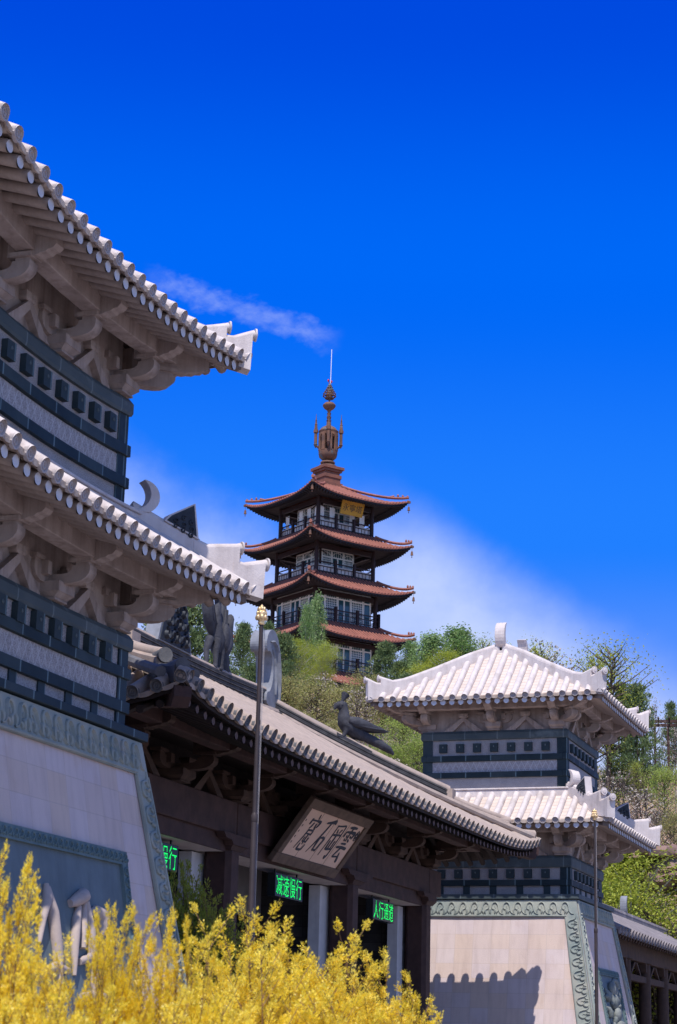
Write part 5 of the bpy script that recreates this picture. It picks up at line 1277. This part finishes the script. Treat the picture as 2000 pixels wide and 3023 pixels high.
TREES = [
 ('poplar', 908, 1795, 150, 'slim pale poplar in front of the pagoda, the left of two', .62), ('poplar', 938, 1768, 152, 'slim pale poplar in front of the pagoda, the right and taller of two', .62),
 ('birch', 880, 1890, 141, 'yellow green birch with white stems below the poplars', .9), ('birch', 955, 1900, 143, 'yellow green birch overlapping the pagoda balcony, right of the poplars', .8),
 ('pine', 790, 1850, 146, 'pine just left of the pagoda above the ridge fin', .8), ('pine', 720, 1850, 150, 'pine behind the phoenix statue, its top against the sky', .8), ('pine', 838, 1880, 138, 'bushy pine between ridge fin and birch', .9),
 ('pine', 560, 1770, 128, 'tall pine showing between openwork crest and phoenix statue', .9), ('pine', 470, 1830, 126, 'pine behind the openwork ridge crest', .9), ('pine', 640, 1930, 122, 'pine behind the phoenix statue near the ridge', .9), ('pine', 745, 1975, 120, 'dark pine left of the near flagpole head', 1.0),
 ('brown', 850, 2000, 124, 'olive thicket right of the ridge fin', 1.2), ('brown', 930, 2010, 122, 'olive thicket below the birches', 1.2), ('brown', 1010, 2030, 122, 'brownish thicket below the pagoda', 1.2), ('brown', 1080, 1990, 126, 'olive tree just right of the pagoda foot', 1.1), ('brown', 890, 2110, 112, 'brown bush above the hip ridge, left of the bird statue', 1.5), ('brown', 985, 2130, 114, 'brown bush left of the bird statue head', 1.2), ('twiggy', 1055, 2030, 118, 'bare tree behind the bird statue crest', 1.0), ('twiggy', 955, 1990, 128, 'bare tree in front of the lowest pagoda roof', 1.0),
 ('pine', 1140, 1905, 146, 'dark pine right of the pagoda with sky behind', 1.0), ('pine', 1185, 1960, 140, 'smaller pine between pagoda and far tower roof', 1.0), ('brown', 1130, 2020, 130, 'olive thicket left of the far tower roof corner', 1.4),
 ('poplar', 1215, 1900, 145, 'thin young poplar left of the far tower roof', 1.0), ('poplar', 1270, 1880, 140, 'dense green poplar above the far tower roof, left one', 1.5), ('poplar', 1358, 1862, 140, 'dense green poplar above the far tower roof, tallest one', 1.6), ('birch', 1320, 1925, 138, 'yellow green tree above the far tower roof slope', 1.0), ('birch', 1245, 1960, 138, 'yellow green tree above the left hip of the far tower', 1.0), ('pine', 1200, 2000, 130, 'pine beside the left eave of the far tower', 1.0),
 ('bare', 1430, 1885, 142, 'thin budding tree left of the roof horn', .8), ('bare', 1585, 1900, 140, 'budding tree right of the roof horns', .9), ('twiggy', 1625, 1905, 140, 'bare twiggy tree right of the roof horns', 1.0), ('twiggy', 1665, 1950, 138, 'low bare twiggy tree above the right hip', 1.0),
 ('bare', 1790, 1895, 122, 'airy budding tree on the hilltop behind the far tower eave', .95), ('bare', 1755, 1935, 124, 'small budding tree left of the airy hilltop tree', .9), ('pine', 1880, 2035, 122, 'dark pine on the hilltop over the far tower eave', .75), ('pine', 1835, 2030, 124, 'lower pine on the hilltop beside the airy tree', .6), ('pine', 1982, 2085, 133, 'small pine behind the timber frame', .55), ('twiggy', 1935, 2070, 124, 'bare sapling on the hilltop left of the timber frame', .5), ('twiggy', 1992, 2140, 131, 'bare shrub behind the timber frame', .6),
 ('bush', 1190, 2130, 112, 'bright green bush right of the bird statue, under the far eave', 1.0), ('bush', 1235, 2190, 108, 'bright green bush against the far tower wall', .9), ('bush', 1150, 2210, 108, 'green bush behind the bird tail', .9), ('twiggy', 1130, 2240, 104, 'grey dry bush behind the bird tail', 1.3), ('twiggy', 1200, 2270, 103, 'grey dry bush left of the far tower wall', 1.2),
 ('birch', 1862, 2515, 103.5, 'bright yellow green tree beside the far tower, below the cliff', 1.35), ('birch', 1815, 2585, 103, 'yellow green tree touching the far tower wall', 1.1), ('bare', 1975, 2700, 101, 'thin budding tree above the gallery roof', 1.4), ('bare', 1925, 2660, 101, 'budding tree behind the gallery ridge', 1.1),
 ('bare', 1800, 2190, 124, 'pale green bush near the hilltop under the eave', .8), ('bare', 1880, 2250, 119, 'pale green bush high on the right hillside', .7), ('bush', 1960, 2280, 118, 'green bush at the right edge of the hillside', .8), ('twiggy', 1830, 2280, 115, 'grey dry bush beside the far tower corner', 1.2), ('twiggy', 1900, 2330, 114, 'grey dry bush in the middle of the right hillside', 1.2), ('twiggy', 1945, 2380, 113.5, 'brown twiggy bush low on the right hillside', .8), ('twiggy', 1850, 2390, 112, 'grey dry bush above the dark carved plaque', 1.2), ('brown', 1985, 2400, 112.5, 'brown bush at the right edge above the cliff', .8), ('bare', 1800, 2340, 114, 'sparse green bush beside the far tower cornice', .9),
]
for k_, sx_, top_, D_, lb_, w_ in TREES: tree(k_, sx_, top_, D_, lb_, w_)
# ground cover over the whole hillside
def scrub():
    P = []; Dr = []; g = np.random.default_rng(5)
    for _ in range(6600):
        a = R(g.uniform(2.5, 28)); D = g.uniform(84, 165); x, y = D*math.cos(a), D*math.sin(a); z = hill_z(x, y)
        if z < 1.5 or vnoise(x, y, 7) < .30: continue
        n = 12; s = g.uniform(.2, .6); P.append(np.array([x, y, z+s*.5])+g.normal(size=(n, 3))*np.array([s*.7, s*.7, s*.55])); Dr.append(g.normal(size=(n, 3))+np.array([0, 0, .9]))
    o = put('hillside_scrub', leaf_mesh('hillside_scrub', np.concatenate(P), np.concatenate(Dr), .34, .42, 'scrub')); tag(o, 'dry scrub and young grass covering the hillside', 'scrub', kind='stuff')
    P = []; Dr = []
    for _ in range(4000):
        a = R(g.uniform(2.5, 28)); D = g.uniform(88, 150); x, y = D*math.cos(a), D*math.sin(a); z = hill_z(x, y)
        if z < 1.5: continue
        n = 9; P.append(np.array([x, y, z])+g.normal(size=(n, 3))*np.array([.3, .3, .1])); Dr.append(g.normal(size=(n, 3))*.45+np.array([0, 0, 1.0]))
    o = put('dry_stems', leaf_mesh('dry_stems', np.concatenate(P), np.concatenate(Dr), 1.1, .045, 'dry')); tag(o, 'thin dry stems standing all over the hillside', 'dry stems', kind='stuff')
scrub()
def rocks():
    rd = random.Random(9)
    for i, (sx, sy, D, s) in enumerate(((1925, 2545, 104.5, 2.0), (1985, 2560, 105, 2.3), (1955, 2590, 104.3, 1.6), (1895, 2520, 104.5, 1.5))):
        bx, by, sl_ = bearing(sx, sy); m = MB()
        for q in range(9):
            c = Vector((rd.uniform(-.8, .8)*s, rd.uniform(-.9, .9)*s, rd.uniform(-.5, .5)*s)); m.blob(c, s*rd.uniform(.35, .7), s*rd.uniform(.4, .8), s*rd.uniform(.14, .26), 9, 6)
        m.v = [(x+(vnoise(x*9+i, y*9, 1.0)-.5)*.5, y+(vnoise(y*9, z*9+i, 1.0)-.5)*.5, z+(vnoise(x*9, z*9, 1)-.5)*.35) for x, y, z in m.v]
        o = m.build('rock_ledge', 'rock', zoff=0, smooth=25); o.location = (bx*D, by*D, sl_*D+EYE)
        tag(o, ('purplish rock ledge right of the bright tree', 'rock ledge at the right picture edge', 'lowest rock ledge above the bare slope', 'rock ledge right under the far tower eave')[i], 'rock', 'rock ledges on the right hillside')
rocks()

# ---------------------------------------------------------------- shrubs in the foreground
def shrub_meshes(seed, H, Rr, nst, key, ls, nsh=13, nlf=24, spire=.25):
    """upright shoots fanning from the ground, densely leaved from a third of their height"""
    rd = random.Random(seed); g = np.random.default_rng(seed); st = MB(); P = []; Dr = []
    for i in range(nst):
        a = i*2.399+rd.uniform(-.3, .3); f = math.sqrt((i+.5)/nst); ht = H*(1-.42*f*f)*rd.uniform(.78, 1.0)
        if rd.random() < spire: ht *= rd.uniform(1.05, 1.22)
        rad = Rr*f; p = []
        for j in range(7):
            q = j/6; rr = rad*(.25+.75*q**.8); p.append(Vector((math.cos(a)*rr+rd.uniform(-.03, .03), math.sin(a)*rr+rd.uniform(-.03, .03), ht*q)))
        st.tube(p, [.016, .013, .010, .008, .006, .005, .003], 5, False)
        for s in range(nsh):
            u = .30+.70*(s+rd.random())/nsh; j = min(5, int(u*6)); b = p[j].lerp(p[j+1], u*6-j); t = (p[j+1]-p[j]).normalized()
            an = rd.uniform(0, 6.283); out = Vector((math.cos(an), math.sin(an), rd.uniform(.2, 1.0))); ln = rd.uniform(.14, .40)*(1.25-.7*max(0, u-.3)); d = (out*.75+t*.65).normalized(); e = b+d*ln
            st.tube([b, e], [.004, .002], 3, False)
            for _k in range(2):      # a tuft at the tip and a looser one half way
                c = b.lerp(e, (1.0, .5)[_k]); n = (nlf, nlf//2)[_k]; rdv = g.normal(size=(n, 3)); rdv /= np.linalg.norm(rdv, axis=1, keepdims=True)
                P.append(np.array(c)+rdv*g.uniform(.0, .034, n)[:, None]+np.array(d)*g.uniform(-.05, .02, n)[:, None]); Dr.append(rdv*.8+np.array(d)*.6+np.array([0, 0, .2]))
        n = 30; q = g.uniform(.80, 1.0, n)[:, None]; P.append(np.array(p[5])+(np.array(p[6])-np.array(p[5]))*(q*6-5+.0)+g.normal(size=(n, 3))*.012); Dr.append(g.normal(size=(n, 3))*.6+np.array([0, 0, .7]))
    return st.mesh('stem', 'twig', 0), leaf_mesh('foliage', np.concatenate(P), np.concatenate(Dr), ls, .48, key, (-.45, -.15, .85))
SH = [shrub_meshes(1, 2.0, .80, 80, 'yleaf', .0200, 22, 95, .12), shrub_meshes(2, 2.0, .78, 78, 'yleaf', .0200, 22, 95, .12), shrub_meshes(3, 2.0, .55, 46, 'oleaf', .0200, 18, 88, .32)]
GS = shrub_meshes(4, 2.0, .50, 80, 'gleaf', .034, 16, 30)
def shrub(sx, top, D, mi, w, label, meshes=None, cat='shrub', grp='yellow leaved shrubs in front of the gate', rz=0):
    bx, by, s = bearing(sx, top); h = s*D+EYE; t = root('yellow_shrub' if meshes is None else 'olive_shrub', (bx*D, by*D, 0), rz, label, cat, grp); st, lf = meshes or SH[mi]; k = h/(max(v.co.z for v in lf.vertices)*.985); t.scale = (k*w, k*w, k)
    put('stem', st, t); put('foliage', lf, t)
for i, (sx, top, D, mi, w, lb) in enumerate((
    (12, 2490, 9.6, 2, .42, 'tall yellow shrub cut off by the left picture edge'), (90, 2760, 9.2, 0, .75, 'dense yellow shrub in the lower left corner'), (200, 2850, 9.5, 0, .8, 'yellow shrub in front of the carved characters'),
    (335, 2665, 10.2, 2, .42, 'loose golden shrub with thin upright shoots, before the slab edge'), (520, 2675, 10.4, 2, .42, 'loose golden shrub before the near tower corner'), (605, 2890, 10.8, 1, .8, 'yellow shrub between the tower corner and the near flagpole'),
    (330, 2915, 8.6, 1, .8, 'low yellow shrub at the bottom edge, left of the middle'), (700, 2680, 13.4, 1, .85, 'greenish yellow shrub behind the near flagpole foot'), (850, 2665, 13.0, 0, .95, 'highest bushy yellow shrub, right of the near flagpole'), (775, 2770, 11.6, 0, .9, 'wide yellow shrub at the bottom centre'),
    (985, 2720, 13.2, 1, .85, 'yellow shrub in front of the dark gate column'), (1100, 2800, 13.2, 0, .85, 'yellow shrub before the right hand bay'), (940, 2825, 11.6, 1, .95, 'low yellow shrub at the bottom, right of centre'), (1210, 2880, 13.4, 1, .8, 'rightmost yellow shrub, beside the sunlit tower wall'), (500, 2925, 9.4, 0, .8, 'low yellow shrub at the bottom edge under the tower corner'))):
    shrub(sx, top, D, mi, w, lb, rz=i*1.3)
shrub(560, 2540, 38.5, 0, .62, 'tall olive green shrub in the shade beside the near tower corner', GS, 'shrub', 'olive shrubs by the gate')
shrub(650, 2640, 37.5, 0, .62, 'smaller olive green shrub in front of the pale gate jamb', GS, 'shrub', 'olive shrubs by the gate', 2)
